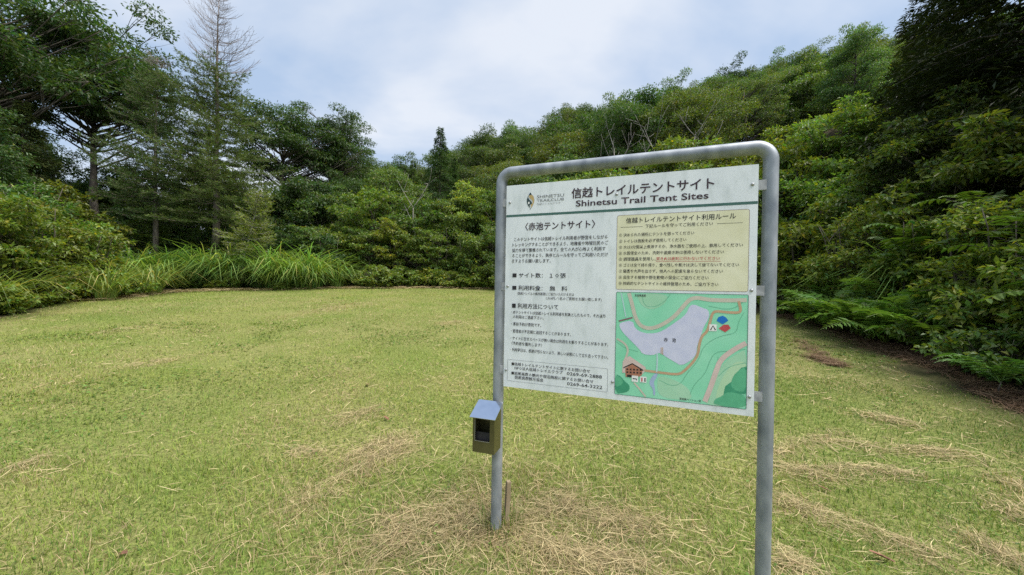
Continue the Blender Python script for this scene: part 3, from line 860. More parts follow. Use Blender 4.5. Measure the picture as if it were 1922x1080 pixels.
def broadleaf(H, Rc, base, n_cl, n_per, L, seed, flat=0.55, aspect=0.5, layered=False, top=1.0, yellow=0.02, lean=0.0,
              bark='bark', stems=1, rc=(0.16, 0.30), tr=None, warm=0.18, oval=False):
    """crown + trunk meshes of a broadleaf tree or shrub standing at the origin"""
    g = np.random.default_rng(seed)
    gm = Geo()
    r0 = tr or max(0.02, 0.013 * H)
    trunks = []
    for s_ in range(stems):
        a = g.random() * 6.28
        off = np.array([math.cos(a), math.sin(a), 0]) * (0.16 * Rc if stems > 1 else 0)
        k = 9
        z = np.linspace(-0.25, H * 0.80 * top, k)
        P = np.stack([off[0] * (1 + 3.0 * z / H) + lean * (z / H) ** 1.5 + np.cumsum(g.normal(0, 0.018 * H, k)) * 0.6,
                      off[1] * (1 + 3.0 * z / H) + np.cumsum(g.normal(0, 0.018 * H, k)) * 0.6, z], -1)
        if stems > 1: P[:2, :2] *= 0.05          # stems spring from one root
        P[0, :2] = P[1, :2]
        gm.tube(P, r0 * np.linspace(1.25, 0.22, k), 8)
        trunks.append(P)
    cz0, cz1 = base * H, H
    mid = cz0 + (cz1 - cz0) * 0.45
    # clump centres on an uneven dome
    C = []
    hd = g.random(5) * 6.28
    while len(C) < n_cl:
        d = rdir(1, g)[0]
        r = (0.35 + 0.65 * g.random()) ** 0.7
        az_ = math.atan2(d[1], d[0])
        wob = 0.84 + 0.12 * math.sin(2 * az_ + hd[0]) + 0.10 * math.sin(3 * az_ + hd[1] + 2 * d[2]) + 0.10 * math.sin(5 * d[2] + hd[2])
        p = np.array([d[0] * Rc, d[1] * Rc, d[2] * ((cz1 - mid) if d[2] > 0 else (mid - cz0))]) * r * wob
        if layered: p[2] = round(p[2] / (0.085 * H)) * 0.085 * H + g.normal(0, 0.01 * H)
        C.append(p + np.array([lean * 0.8, 0, mid]))
    C[0] = np.array([lean * 0.9, 0, H * 0.84]); C[1] = np.array([0.28 * Rc, 0.1 * Rc, H * 0.80]); C[2] = np.array([-0.25 * Rc, -0.22 * Rc, H * 0.79]); C[3] = np.array([-0.1 * Rc, 0.3 * Rc, H * 0.77])
    C = np.array(C)
    RC = Rc * (rc[0] + (rc[1] - rc[0]) * g.random(n_cl))
    order = np.argsort(-C[:, 2])
    for i in order:
        T = trunks[g.integers(len(trunks))]
        c = C[i]
        hd_ = math.hypot(c[0] - T[4, 0], c[1] - T[4, 1])
        za = np.clip(c[2] - 0.55 * hd_ - 0.02 * H, 0.12 * H, 0.82 * H * top)
        a = np.array([np.interp(za, T[:, 2], T[:, 0]), np.interp(za, T[:, 2], T[:, 1]), za])
        rr = r0 * 0.42 * (1 - 0.6 * za / H)
        Pm = limb(gm, a, c, rr, 0.004 + 0.12 * rr, g, sag=0.02 + 0.10 * g.random(), k=6, n=5, wob=0.06)
        for _ in range(3):
            q = Pm[g.integers(3, 6)]
            e = c + rdir(1, g)[0] * RC[i] * np.array([0.9, 0.9, 0.5])
            limb(gm, q, e, 0.30 * rr + 0.003, 0.003, g, 0.02, 4, 4)
    P, D, N, Ls, Ws = clump_leaves(C, RC, n_per, L, g, flat, aspect=aspect)
    V, Q = (oval_leaf_arrays if oval else leaf_arrays)(P, D, N, Ls, Ws)
    tint = np.repeat(leaf_tints(len(P), g, warm=warm, yellow=yellow), 6 if oval else 4, 0)
    cr = np_mesh('crown', V, Q, None, tint)
    tm = gm.mesh('trunk', smooth=True)
    cr.materials.append(M['leaf']); tm.materials.append(M[bark])
    return tm, cr

def larch(H, Rb, seed, bare=0.30, base=0.28, dens=1.0, lean=0.0, bark='bark_larch', whorl=0.30):
    """straight trunk, whorls of branches curving up, short needle tufts; the top `bare` share has no needles"""
    g = np.random.default_rng(seed)
    tm, bm = Geo(), Geo()
    k = 14
    z = np.linspace(-0.3, H, k)
    wob = np.cumsum(g.normal(0, 0.006 * H, k)) * 0.3
    T = np.stack([wob + lean * (z / H) ** 1.4, np.cumsum(g.normal(0, 0.006 * H, k)) * 0.3, z], -1)
    r0 = 0.0115 * H
    tm.tube(T, np.maximum(r0 * (1.15 - 1.10 * np.clip(z / H, 0, 1)), 0.010), 8)
    PP, DD = [], []
    zz = base * H
    while zz < H * 0.985:
        s = (zz - base * H) / (H * (1 - base))
        nb = g.integers(4, 7)
        a0 = g.random() * 6.28
        Lb = Rb * (1 - s) ** 0.75 * (0.55 + 0.45 * min(1, s * 4 + 0.25)) + 0.12
        for b in range(nb):
            a = a0 + b * 6.28 / nb + g.normal(0, 0.3)
            L = Lb * (0.65 + 0.5 * g.random())
            if s > 1 - bare: L = (0.22 + 1.5 * Rb * (1 - s) ** 0.9) * (0.35 + 0.8 * g.random())
            st = np.array([np.interp(zz, z, T[:, 0]), np.interp(zz, z, T[:, 1]), zz + g.normal(0, 0.05)])
            isbare = s > 1 - bare - g.random() * 0.08
            rise = (0.15 + 0.35 * s) if not isbare else 0.55 + 0.25 * g.random()
            t = np.linspace(0, 1, 7)
            P = st + np.stack([math.cos(a) * L * t, math.sin(a) * L * t, L * (rise * t ** 2.2 - 0.18 * t * (1 - s))], -1)
            P[1:] += g.normal(0, 0.02 * L, (6, 3))
            (bm if isbare else tm).tube(P, np.linspace(0.006 + 0.006 * L, 0.004, 7) * (1.15 if isbare else 1), 4, False)
            ns = int(5 + L * 5) + (6 if isbare else 0)
            for q in range(ns):
                tt = 0.12 + 0.86 * (q + g.random()) / ns
                o = np.array([np.interp(tt, t, P[:, i]) for i in range(3)])
                aa = a + (1 if q % 2 else -1) * (0.5 + 0.6 * g.random())
                l2 = (0.16 + 0.26 * L * (1 - tt)) * (0.6 + 0.8 * g.random())
                up = (0.7 if isbare else 0.12) + g.normal(0, 0.2)
                if isbare: l2 *= 1.25
                e = o + np.array([math.cos(aa), math.sin(aa), up]) * l2
                m_ = (o + e) / 2 + np.array([0, 0, -0.10 * l2])
                (bm if isbare else tm).tube(np.array([o, m_, e]), [0.005, 0.004, 0.003], 3, False)
                if not isbare:
                    nn = max(3, int(l2 * 52 * dens))
                    u = g.random(nn)[:, None]
                    PP.append(o + (e - o) * u + g.normal(0, 0.025, (nn, 3)))
                    DD.append(np.tile((e - o) / l2, (nn, 1)))
            if not isbare:
                nn = int(L * 30 * dens)
                u = g.random(nn)
                PP.append(np.stack([np.interp(u, t, P[:, i]) for i in range(3)], -1) + g.normal(0, 0.03, (nn, 3)))
                DD.append(np.tile(np.array([math.cos(a), math.sin(a), 0.2]), (nn, 1)))
        zz += whorl * (0.6 + 0.8 * g.random()) * (1.0 if s < 1 - bare else 1.15)
    P = np.vstack(PP); D = unit(np.vstack(DD) + rdir(len(P), g) * 0.9 + np.array([0, 0, 0.15]))
    Ls = 0.07 + 0.09 * g.random(len(P))
    V, Q = leaf_arrays(P, D, rdir(len(P), g) + np.array([0, 0, 0.6]), Ls, Ls * 0.22, 0.05)
    cr = np_mesh('crown', V, Q, None, np.repeat(leaf_tints(len(P), g, 0.12, 0.25, 0.0), 4, 0))
    cr.materials.append(M['needle'])
    t_ = tm.mesh('trunk', smooth=True); t_.materials.append(M[bark])
    b_ = None
    if bm.v:
        b_ = bm.mesh('bare_branches', smooth=True); b_.materials.append(M['twig'])
    return t_, cr, b_

def cedar(H, Rb, seed, base=0.06, n=24000, L=0.17):
    """dense narrow conifer with drooping sprays"""
    g = np.random.default_rng(seed)
    tm = Geo()
    tm.tube(np.array([(0, 0, -0.3), (0.02, 0, H * 0.5), (0, 0.02, H * 0.98)]), [0.015 * H, 0.009 * H, 0.01], 8)
    PP, DD = [], []
    z = base * H
    nb_tot = 0
    br = []
    while z < H * 0.97:
        s = z / H
        Lb = Rb * (1 - s) ** 0.9 + 0.07
        for b in range(g.integers(4, 7)):
            a = g.random() * 6.28; l = Lb * (0.7 + 0.4 * g.random())
            br.append((z, a, l, s))
        z += (0.026 - 0.012 * s) * H * (0.7 + 0.6 * g.random())
    tot = sum(b[2] for b in br)
    for z, a, l, s in br:
        nn = max(12, int(n * l / tot))
        u = g.random(nn) ** 0.7
        dirv = np.array([math.cos(a), math.sin(a), 0]); side = np.array([-math.sin(a), math.cos(a), 0])
        wd = 0.28 * l * (1 - u * 0.75)
        ss = g.normal(0, 1, nn) * wd
        zz = l * (0.30 * u - 0.42 * u * u) + g.normal(0, 0.05 * l + 0.03, nn) - 0.12 * np.abs(ss)
        PP.append(np.outer(u * l, dirv) + np.outer(ss, side) + np.stack([0 * u, 0 * u, z + zz], -1))
        DD.append(np.tile(dirv * 0.8, (nn, 1)) + np.outer(np.sign(ss) * 0.4, side) + np.array([0, 0, -0.25]))
        t = np.linspace(0, 1, 4)
        tm.tube(np.stack([dirv[0] * l * t * 0.9, dirv[1] * l * t * 0.9, z + l * (0.30 * t - 0.42 * t * t)], -1), np.linspace(0.02 + 0.006 * l, 0.004, 4), 4, False)
    P = np.vstack(PP); D = unit(np.vstack(DD) + rdir(len(P), g) * 0.6)
    Ls = L * (0.5 + 0.8 * g.random(len(P)))
    V, Q = leaf_arrays(P, D, rdir(len(P), g) * 0.7 + np.array([0, 0, 0.8]), Ls, Ls * 0.24, 0.1)
    cr = np_mesh('crown', V, Q, None, np.repeat(leaf_tints(len(P), g, 0.12, 0.3, 0.0), 4, 0))
    cr.materials.append(M['needle']); t_ = tm.mesh('trunk', smooth=True); t_.materials.append(M['bark'])
    return t_, cr

def tall_grass(H, n, seed, spread=0.30):
    """tussock of long arching blades"""
    g = np.random.default_rng(seed)
    k = 6
    t = np.linspace(0, 1, k)
    a = g.random(n) * 6.28
    r = spread * np.sqrt(g.random(n))
    b = np.stack([np.cos(a) * r, np.sin(a) * r, np.zeros(n) - 0.05], -1)
    a2 = a + g.normal(0, 0.8, n)
    L = H * (0.55 + 0.6 * g.random(n)); reach = L * (0.25 + 0.75 * g.random(n)); bend = 1.0 + 1.8 * g.random(n)
    X = b[:, None, :] + np.stack([np.cos(a2)[:, None] * reach[:, None] * t ** 1.7, np.sin(a2)[:, None] * reach[:, None] * t ** 1.7,
                                  L[:, None] * (t - 0.32 * bend[:, None] * t ** 3)], -1)
    wd = (0.010 + 0.012 * g.random(n))[:, None] * np.array([0.7, 1, 1, 0.85, 0.55, 0.06])
    s = np.stack([-np.sin(a2), np.cos(a2), 0 * a2], -1)[:, None, :] * wd[:, :, None]
    V = np.stack([X - s, X + s], 2).reshape(n, 2 * k, 3)
    q = np.array([(2 * i, 2 * i + 1, 2 * i + 3, 2 * i + 2) for i in range(k - 1)])
    Q = (np.arange(n)[:, None, None] * 2 * k + q[None]).reshape(-1, 4)
    tt = leaf_tints(n, g, 0.14, 0.35, 0.04); dd = g.random(n) < 0.07; tt[dd] = (2.2, 1.35, 2.0)
    tint = np.repeat(tt, 2 * k, 0)
    me = np_mesh('tall_grass', V.reshape(-1, 3), Q, None, tint); me.materials.append(M['tall'])
    return me

def frond_mesh(L, npair, lw, ll, seed, curve=0.35, taper=True, name='frond', mat='fern'):
    """one pinnate leaf: arching stalk with paired leaflets, along +x from the origin"""
    g = np.random.default_rng(seed)
    t = np.linspace(0, 1, 8)
    S = np.stack([L * t * (1 - 0.15 * t), 0 * t, L * (0.75 * t - (0.45 + curve) * t * t)], -1)
    gm = Geo(); gm.tube(S, np.linspace(0.006, 0.002, 8) * max(L, 0.5), 4, False)
    nv0 = gm.n
    u = np.linspace(0.14, 0.99, npair)
    P, D, N, LL = [], [], [], []
    for uu in u:
        o = np.array([np.interp(uu, t, S[:, i]) for i in range(3)])
        sc = (math.sin(math.pi * min(1, uu * 0.82 + 0.20)) ** 0.7 if taper else (0.75 + 0.25 * math.sin(math.pi * uu)))
        for sd_ in (-1, 1):
            P.append(o); D.append(np.array([0.35 + 0.15 * g.normal(), sd_, -0.12 + 0.10 * g.normal()])); N.append(np.array([0.1, 0, 1]) + g.normal(0, 0.12, 3)); LL.append(ll * sc * (0.9 + 0.2 * g.random()))
    P, D, N, LL = map(np.array, (P, D, N, LL))
    V, Q = (leaf_arrays if taper else oval_leaf_arrays)(P, D, N, LL, LL * lw, 0.10)
    gm.add(V, Q)
    nv = gm.n
    tint = np.ones((nv, 3)); tint[:nv0] = (1.0, 0.85, 0.8); tint[nv0:] = np.repeat(leaf_tints(len(P), g, 0.08, 0.15, 0), 4 if taper else 6, 0)
    me = gm.mesh(name, tint); me.materials.append(M[mat])
    return me

# ---- meshes of each kind, shared by the copies
PROTO = {}
for i, (sd_, a) in enumerate([(11, dict(H=9.5, Rc=3.5, base=0.18, n_cl=78, n_per=400, L=0.135, flat=0.6, rc=(0.2, 0.34))),
                               (12, dict(H=9.0, Rc=3.9, base=0.16, n_cl=84, n_per=380, L=0.13, flat=0.5, rc=(0.19, 0.33))),
                               (13, dict(H=10.0, Rc=3.2, base=0.15, n_cl=74, n_per=390, L=0.14, flat=0.65, rc=(0.2, 0.36))),
                               (15, dict(H=9.2, Rc=3.6, base=0.22, n_cl=95, n_per=190, L=0.13, flat=0.4, rc=(0.13, 0.25), aspect=0.4)),
                               (16, dict(H=8.6, Rc=3.3, base=0.16, n_cl=60, n_per=260, L=0.19, flat=0.7, rc=(0.2, 0.36), aspect=0.55)),
                               (14, dict(H=8.0, Rc=3.4, base=0.14, n_cl=85, n_per=230, L=0.15, flat=0.42, layered=True, rc=(0.18, 0.32)))]):
    PROTO['hill%d' % (0, 1, 2, 4, 5, 3)[i]] = broadleaf(seed=sd_, **a)
PROTO['airy0'] = broadleaf(14.0, 4.4, 0.48, 130, 230, 0.16, 21, flat=0.40, rc=(0.13, 0.25), aspect=0.42)
PROTO['airy1'] = broadleaf(12.0, 4.2, 0.42, 105, 230, 0.16, 22, flat=0.40, rc=(0.14, 0.26), aspect=0.42)
PROTO['mid0'] = broadleaf(6.0, 2.4, 0.14, 70, 170, 0.13, 31, flat=0.42, rc=(0.15, 0.27), layered=True)
PROTO['mid1'] = broadleaf(5.4, 2.3, 0.10, 64, 170, 0.14, 32, flat=0.50, rc=(0.16, 0.28))
PROTO['shrub0'] = broadleaf(3.0, 1.6, 0.02, 60, 130, 0.10, 41, flat=0.5, stems=4, rc=(0.16, 0.30), tr=0.03)
PROTO['shrub1'] = broadleaf(2.6, 1.5, 0.02, 56, 110, 0.125, 42, flat=0.45, stems=4, rc=(0.16, 0.30), tr=0.03, yellow=0.015)
PROTO['shrub2'] = broadleaf(3.4, 1.5, 0.03, 58, 130, 0.11, 43, flat=0.38, stems=3, rc=(0.14, 0.28), tr=0.03, layered=True)
PROTO['bigleaf'] = broadleaf(2.4, 1.3, 0.03, 46, 46, 0.20, 44, flat=0.5, stems=4, rc=(0.18, 0.32), tr=0.025, aspect=0.55, oval=True)
PROTO['low'] = broadleaf(1.0, 0.85, 0.0, 40, 60, 0.10, 45, flat=0.5, stems=5, rc=(0.2, 0.36), tr=0.012, aspect=0.65, yellow=0.02)
PROTO['larch_top'] = larch(13.4, 3.1, 51, bare=0.31, base=0.22, dens=1.6)
PROTO['larch'] = larch(11.0, 3.0, 52, bare=0.05, base=0.30, dens=1.1)
PROTO['sapling'] = larch(4.3, 1.15, 53, bare=0.0, base=0.36, dens=0.8, lean=1.0, bark='bark_pale', whorl=0.20)
PROTO['cedar0'] = cedar(10.0, 1.7, 61)
PROTO['cedar1'] = cedar(9.0, 2.3, 62)
PROTO['darkfir'] = cedar(11.0, 3.6, 63, base=0.05, n=46000, L=0.20)
GRASSM = [tall_grass(2.65, 150, 71 + i, 0.32) for i in range(3)]
FROND = frond_mesh(1.15, 26, 0.26, 0.24, 81)
SUMAC = frond_mesh(0.75, 9, 0.34, 0.20, 82, curve=0.15, taper=False, name='compound_leaf')

def plant(kind, name, label, cat, x, y, s=1.0, rz=None, col=(1, 1, 1), group=None, sz=None, dz=-0.05, tilt=0.0):
    """one tree or shrub: an Empty at its base with trunk and crown"""
    e = empty(name, (x, y, Gz(x, y) + dz), random.uniform(0, 6.28) if rz is None else rz)
    e.scale = (s, s, s * (sz or 1.0))
    if tilt: e.rotation_euler[0] = random.uniform(-tilt, tilt); e.rotation_euler[1] = random.uniform(-tilt, tilt)
    pr = PROTO[kind]
    link('trunk', pr[0], None, e)
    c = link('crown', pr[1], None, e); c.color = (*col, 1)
    if len(pr) > 2 and pr[2] is not None: link('bare_branches', pr[2], None, e)
    tag(e, label, cat, group)
    return e

def jit(c, v=0.12):
    f = random.uniform(1 - v, 1 + v); h = random.uniform(-v, v) * 0.7
    return (c[0] * f * (1 + h), c[1] * f, c[2] * f * (1 - h))

# ---- single trees that stand out
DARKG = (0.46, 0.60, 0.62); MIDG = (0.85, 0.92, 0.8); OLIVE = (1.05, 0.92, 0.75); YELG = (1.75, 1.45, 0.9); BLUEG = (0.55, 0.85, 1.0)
plant('larch_top', 'larch_tree', 'tall larch with a bare leafless top rising above the left treeline', 'tree', x_at(405, 17.8), 17.8, 1.0, 0.6, (1.05, 1.05, 0.95))
plant('larch', 'larch_tree', 'green larch with a slim straight trunk left of the bare-topped larch', 'tree', x_at(291, 17.6), 17.6, 0.95, 2.0, (0.8, 0.9, 0.85))
plant('sapling', 'larch_sapling', 'leaning larch sapling with pale thin trunk in the tall grass', 'tree', x_at(452, 16.6), 16.6, 1.0, -0.2, (1.7, 1.5, 0.9))
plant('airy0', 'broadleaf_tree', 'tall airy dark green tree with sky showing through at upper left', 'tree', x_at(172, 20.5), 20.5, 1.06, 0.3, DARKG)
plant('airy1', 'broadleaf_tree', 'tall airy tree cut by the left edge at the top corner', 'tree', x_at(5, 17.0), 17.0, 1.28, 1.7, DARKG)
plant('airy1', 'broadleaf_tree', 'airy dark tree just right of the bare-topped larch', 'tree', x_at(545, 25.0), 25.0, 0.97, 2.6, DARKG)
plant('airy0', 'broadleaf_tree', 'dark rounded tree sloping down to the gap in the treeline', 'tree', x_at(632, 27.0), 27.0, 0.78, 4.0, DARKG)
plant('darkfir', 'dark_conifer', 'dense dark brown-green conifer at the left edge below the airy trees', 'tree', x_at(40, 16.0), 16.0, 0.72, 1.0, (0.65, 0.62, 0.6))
plant('cedar1', 'cedar_tree', 'pointed dark cedar in the gap of the treeline left of the signboard', 'tree', x_at(822, 27.0), 27.0, 0.98, 0, (0.50, 0.68, 0.62))
plant('cedar0', 'cedar_tree', 'shorter dark cedar standing close right of the pointed cedar', 'tree', x_at(850, 28.0), 28.0, 0.64, 1.3, (0.65, 0.85, 0.75))
plant('cedar1', 'cedar_tree', 'broad cedar with lighter green sprays left of the pointed cedar', 'tree', x_at(772, 27.0), 27.0, 0.74, 2.2, (0.85, 1.0, 0.7))
plant('cedar1', 'cedar_tree', 'small dark cedar left of the broad cedar in the treeline gap', 'tree', x_at(725, 29.0), 29.0, 0.56, 3.2, (0.65, 0.85, 0.75))
plant('mid0', 'layered_tree', 'pale yellow-green tree with layered branches just left of the signboard', 'tree', x_at(868, 21.5), 21.5, 0.92, 0.5, (1.9, 1.75, 1.2))
plant('mid0', 'dogwood_tree', 'small flat-topped tree with a slim trunk right of the signboard', 'tree', x_at(1738, 9.6), 9.6, 0.80, 1.1, (1.0, 1.0, 0.95))
plant('darkfir', 'dark_conifer', 'big dark overhanging conifer filling the upper right corner', 'tree', 12.2, 8.6, 1.12, 0.2, (0.24, 0.25, 0.20))
plant('darkfir', 'dark_conifer', 'dark conifer at the right edge in front of the big corner conifer', 'tree', 10.9, 5.4, 0.80, 2.2, (0.26, 0.28, 0.22))
plant('darkfir', 'dark_conifer', 'dark conifer behind the small flat-topped tree on the right', 'tree', 13.6, 12.2, 0.85, 3.2, (0.30, 0.32, 0.24))

# ---- bare pale trees on the hillside above the sign's top bar
def snag(H, seed):
    g = np.random.default_rng(seed); gm = Geo(); hd_ = []
    z = np.linspace(-0.2, H, 6)
    P = np.stack([np.cumsum(g.normal(0, 0.1, 6)), np.cumsum(g.normal(0, 0.1, 6)), z], -1)
    gm.tube(P, np.linspace(0.055, 0.016, 6), 6)
    for _ in range(9):
        i = g.integers(2, 6); a = g.random() * 6.28; l = H * (0.18 + 0.22 * g.random())
        e = P[i] + np.array([math.cos(a) * l * 0.6, math.sin(a) * l * 0.6, l])
        Q_ = limb(gm, P[i], e, 0.022, 0.006, g, 0.1)
        for _ in range(3):
            q = Q_[g.integers(2, 6)]; limb(gm, q, q + rdir(1, g)[0] * l * 0.4 + np.array([0, 0, l * 0.35]), 0.012, 0.005, g, 0.05, 4, 4)
    me = gm.mesh('dead_tree', smooth=True); me.materials.append(M['bark_grey']); return me
for i, (px, Y, pt, lb) in enumerate([(1148, 22.5, 252, 'bare grey branches of a dead tree above the sign title'), (1225, 21.5, 262, 'spreading bare dead tree behind the middle of the top bar'),
                                    (1318, 20.5, 236, 'white forked dead trunk rising above the top bar'), (1655, 18, 200, 'thin pale bare trunk on the hillside right of the sign'), (772, 20.5, 375, 'bare twiggy bush in the treeline gap below the cedars')]):
    x = x_at(px, Y); H = (at_y(px, pt, Y).z - Gz(x, Y)) / 1.12
    o = link('dead_tree', snag(H, 90 + i)); o.location = (x, Y, Gz(x, Y)); tag(o, lb, 'tree')

# ---- hillside forest: each tree its own copy
hcols = [MIDG, OLIVE, (0.75, 0.85, 0.75), (1.25, 1.15, 0.9), (0.55, 0.66, 0.6), (0.95, 1.0, 0.85), (1.15, 1.15, 1.15), (0.8, 0.95, 0.95), (1.3, 1.05, 0.75)]
def hill_trees():
    n = 0
    pts = []
    g = random.Random(5)
    for Y in np.arange(25.5, 60, 3.4):
        x = -24.0
        while x < 62:
            px_, py_ = x + g.uniform(-1.1, 1.1), Y + g.uniform(-1.2, 1.2)
            x += 4.0 + 0.02 * Y
            u_ = 961 + 720 * px_ / py_
            if u_ > 2080 or u_ < 640: continue
            fd = float(foot_dist(np.array([px_]), np.array([py_]))[0])
            if fd < 2.5: continue
            if u_ < 880 and Y < 33: continue
            pts.append((px_, py_, u_))
    SKY = np.array([(640, 290), (690, 303), (750, 300), (790, 302), (825, 298), (850, 262), (900, 243), (960, 243), (1010, 225), (1050, 205), (1100, 188), (1170, 188), (1200, 165), (1260, 155), (1310, 165), (1370, 118), (1420, 130), (1480, 85), (1540, 62), (1600, 52), (1650, 60), (1700, 70), (1800, 40), (1922, 10), (2100, 0)], float)
    for (x, y, u_) in pts:
        k = g.choice(['hill0', 'hill1', 'hill2', 'hill3', 'hill4', 'hill5'])
        s = g.uniform(0.68, 1.02)
        hk = {'hill0': 9.5, 'hill1': 9.0, 'hill2': 10.0, 'hill3': 8.0, 'hill4': 9.2, 'hill5': 8.6}[k] * 0.93
        zt_ = at_y(u_, np.interp(u_, SKY[:, 0], SKY[:, 1]) + g.uniform(-4, 22), y).z      # crowns end where the wood's outline does
        smax = (zt_ - Gz(x, y) + 0.6) / hk
        s = float(np.clip(smax, 0.5, 1.35)) if y > 45 else min(s, max(smax, 0.45))
        c = g.choice(hcols)
        where = ('ridge left of the sign' if u_ < 930 else 'hill behind the sign' if u_ < 1440 else 'hill right of the sign')
        look = {'hill0': 'rounded broadleaf tree', 'hill1': 'wide spreading broadleaf tree', 'hill2': 'tall full-crowned broadleaf tree', 'hill3': 'layered broadleaf tree', 'hill4': 'fine-leaved open tree', 'hill5': 'coarse-leaved tree'}[k]
        near = 'low' if y < 36 else 'halfway up' if y < 46 else 'high'
        lab = f'{look} {near} on the {where}'
        plant(k, 'hillside_tree', lab, 'tree', x, y, s, g.uniform(0, 6.28), jit((c[0] * 0.64, c[1] * 0.74, c[2] * 0.80), 0.18), lab, dz=-0.6, tilt=0.08)
        n += 1
    for px_, Y, s, c, lb in [(1600, 33, 0.42, (1.35, 1.4, 1.3), 'pale silvery leaved tree near the ridge right of the sign'), (1480, 30, 0.42, (1.2, 1.15, 0.75), 'fresh yellow-green tree beside the right end of the top bar')]:
        x = x_at(px_, Y); plant('hill1', 'hillside_tree', lb, 'tree', x, Y, s, None, c, dz=-0.4)
    return n
n_hill = hill_trees()

# ---- trees and shrubs that close the left and middle treeline
for px_, Y, k, s, c, lb in [
    (95, 22, 'hill2', 0.80, DARKG, 'dark tree filling the gap under the tall airy tree'),
    (230, 24, 'hill0', 0.62, MIDG, 'dark green tree behind the slim-trunked larch'),
    (345, 22, 'hill1', 0.60, MIDG, 'leafy tree between the two larches'),
    (455, 24, 'hill3', 0.72, MIDG, 'leafy tree right behind the bare-topped larch'),
    (560, 23, 'hill1', 0.62, DARKG, 'low dark tree below the airy tree right of the larch'),
    (660, 25, 'hill0', 0.70, DARKG, 'dark full tree at the left side of the treeline gap'),
    (700, 31, 'hill2', 0.75, MIDG, 'green tree at the back of the treeline gap'),
    (590, 30, 'hill3', 0.85, DARKG, 'dark tree behind the left treeline near the gap'),
    (480, 31, 'hill0', 0.60, DARKG, 'small dark tree low behind the bare-topped larch'),
    (-60, 14, 'hill2', 0.75, DARKG, 'dark tree just outside the left edge'),
    (-20, 24, 'airy0', 0.85, DARKG, 'far airy tree in the top left corner'),
    (905, 24, 'hill3', 0.62, MIDG, 'green tree behind the left sign post'),
    (945, 27, 'hill1', 0.72, OLIVE, 'olive tree behind the top left of the sign')]:
    x = x_at(px_, Y); plant(k, 'broadleaf_tree', lb, 'tree', x, Y, s, None, jit(c, 0.05), dz=-0.3)

def row(kinds, name, lab, cat, pxs, Ys, ss, cols, grp=None, dz=-0.05, sz=(0.9, 1.15)):
    for i, px_ in enumerate(pxs):
        Y = Ys(px_) if callable(Ys) else Ys
        Y += random.uniform(-0.5, 0.5)
        x = x_at(px_, Y)
        plant(random.choice(kinds), name, lab, cat, x, Y, random.uniform(*ss), None, jit(random.choice(cols), 0.12), grp or lab, sz=random.uniform(*sz), dz=dz, tilt=0.12)
# left bank of shrubs, yellow-green, close to the viewer
lab = 'yellow-green leafy shrub in the bank left of the clearing'
for (x, y, s, k) in [(-13.0, 6.2, 1.0, 'shrub1'), (-12.6, 8.2, 0.85, 'shrub2'), (-13.3, 9.8, 1.0, 'shrub2'), (-14.2, 11.2, 1.15, 'shrub0'), (-14.4, 12.9, 1.0, 'shrub1'), (-14.8, 8.6, 1.35, 'shrub0'), (-15.6, 10.4, 1.45, 'shrub1'), (-16.6, 12.4, 1.4, 'shrub0'), (-17.2, 9.2, 1.55, 'shrub2'), (-16.4, 14.4, 1.2, 'shrub1'), (-19.0, 12.0, 1.6, 'shrub0'), (-14.3, 4.2, 1.1, 'shrub0'), (-18.5, 15.0, 1.45, 'shrub2')]:
    plant(k, 'leafy_shrub', lab, 'shrub', x, y, s, None, jit((1.15, 1.2, 0.78), 0.3), lab, tilt=0.12)
lab = 'low bramble bush at the foot of the left shrub bank'
for (x, y, s) in [(-11.9, 8.0, 0.8), (-12.4, 9.2, 0.9), (-13.0, 10.4, 0.9), (-13.6, 11.6, 1.0), (-13.3, 13.0, 1.0), (-13.2, 5.6, 0.9), (-12.2, 6.8, 0.8)]:
    plant('low', 'bramble_bush', lab, 'bush', x, y, s, None, jit((1.5, 1.35, 0.7), 0.15), lab)
# undergrowth behind the tall grass and under the larches
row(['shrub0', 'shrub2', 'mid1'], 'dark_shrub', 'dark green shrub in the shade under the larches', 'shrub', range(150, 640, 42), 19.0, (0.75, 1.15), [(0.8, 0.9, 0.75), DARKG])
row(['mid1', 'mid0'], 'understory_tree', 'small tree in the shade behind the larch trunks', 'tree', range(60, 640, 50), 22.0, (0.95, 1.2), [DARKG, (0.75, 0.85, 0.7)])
# middle of the far edge
row(['shrub0', 'shrub2', 'shrub1'], 'leafy_shrub', 'mid-green shrub along the far edge of the clearing', 'shrub', range(600, 960, 40), 19.6, (0.85, 1.15), [(1.2, 1.15, 0.75), (1.0, 1.05, 0.75), (1.35, 1.2, 0.7)])
row(['mid1', 'shrub2'], 'leafy_shrub', 'taller bushy growth behind the far edge shrubs', 'shrub', range(500, 1000, 48), 21.6, (0.85, 1.15), [(0.95, 1.05, 0.75), (1.2, 1.2, 0.75), MIDG])
row(['mid1', 'hill3'], 'understory_tree', 'dense small tree between the far edge and the cedars', 'tree', range(610, 960, 60), 24.5, (0.6, 0.8), [(0.8, 0.9, 0.75), MIDG])
row(['low'], 'bramble_bush', 'low bramble bush at the far edge of the clearing', 'bush', range(610, 960, 24), lambda p: 18.2 + (p - 610) / 350 * 0.5, (0.75, 1.15), [(1.15, 1.15, 0.7), (1.4, 1.3, 0.7)])
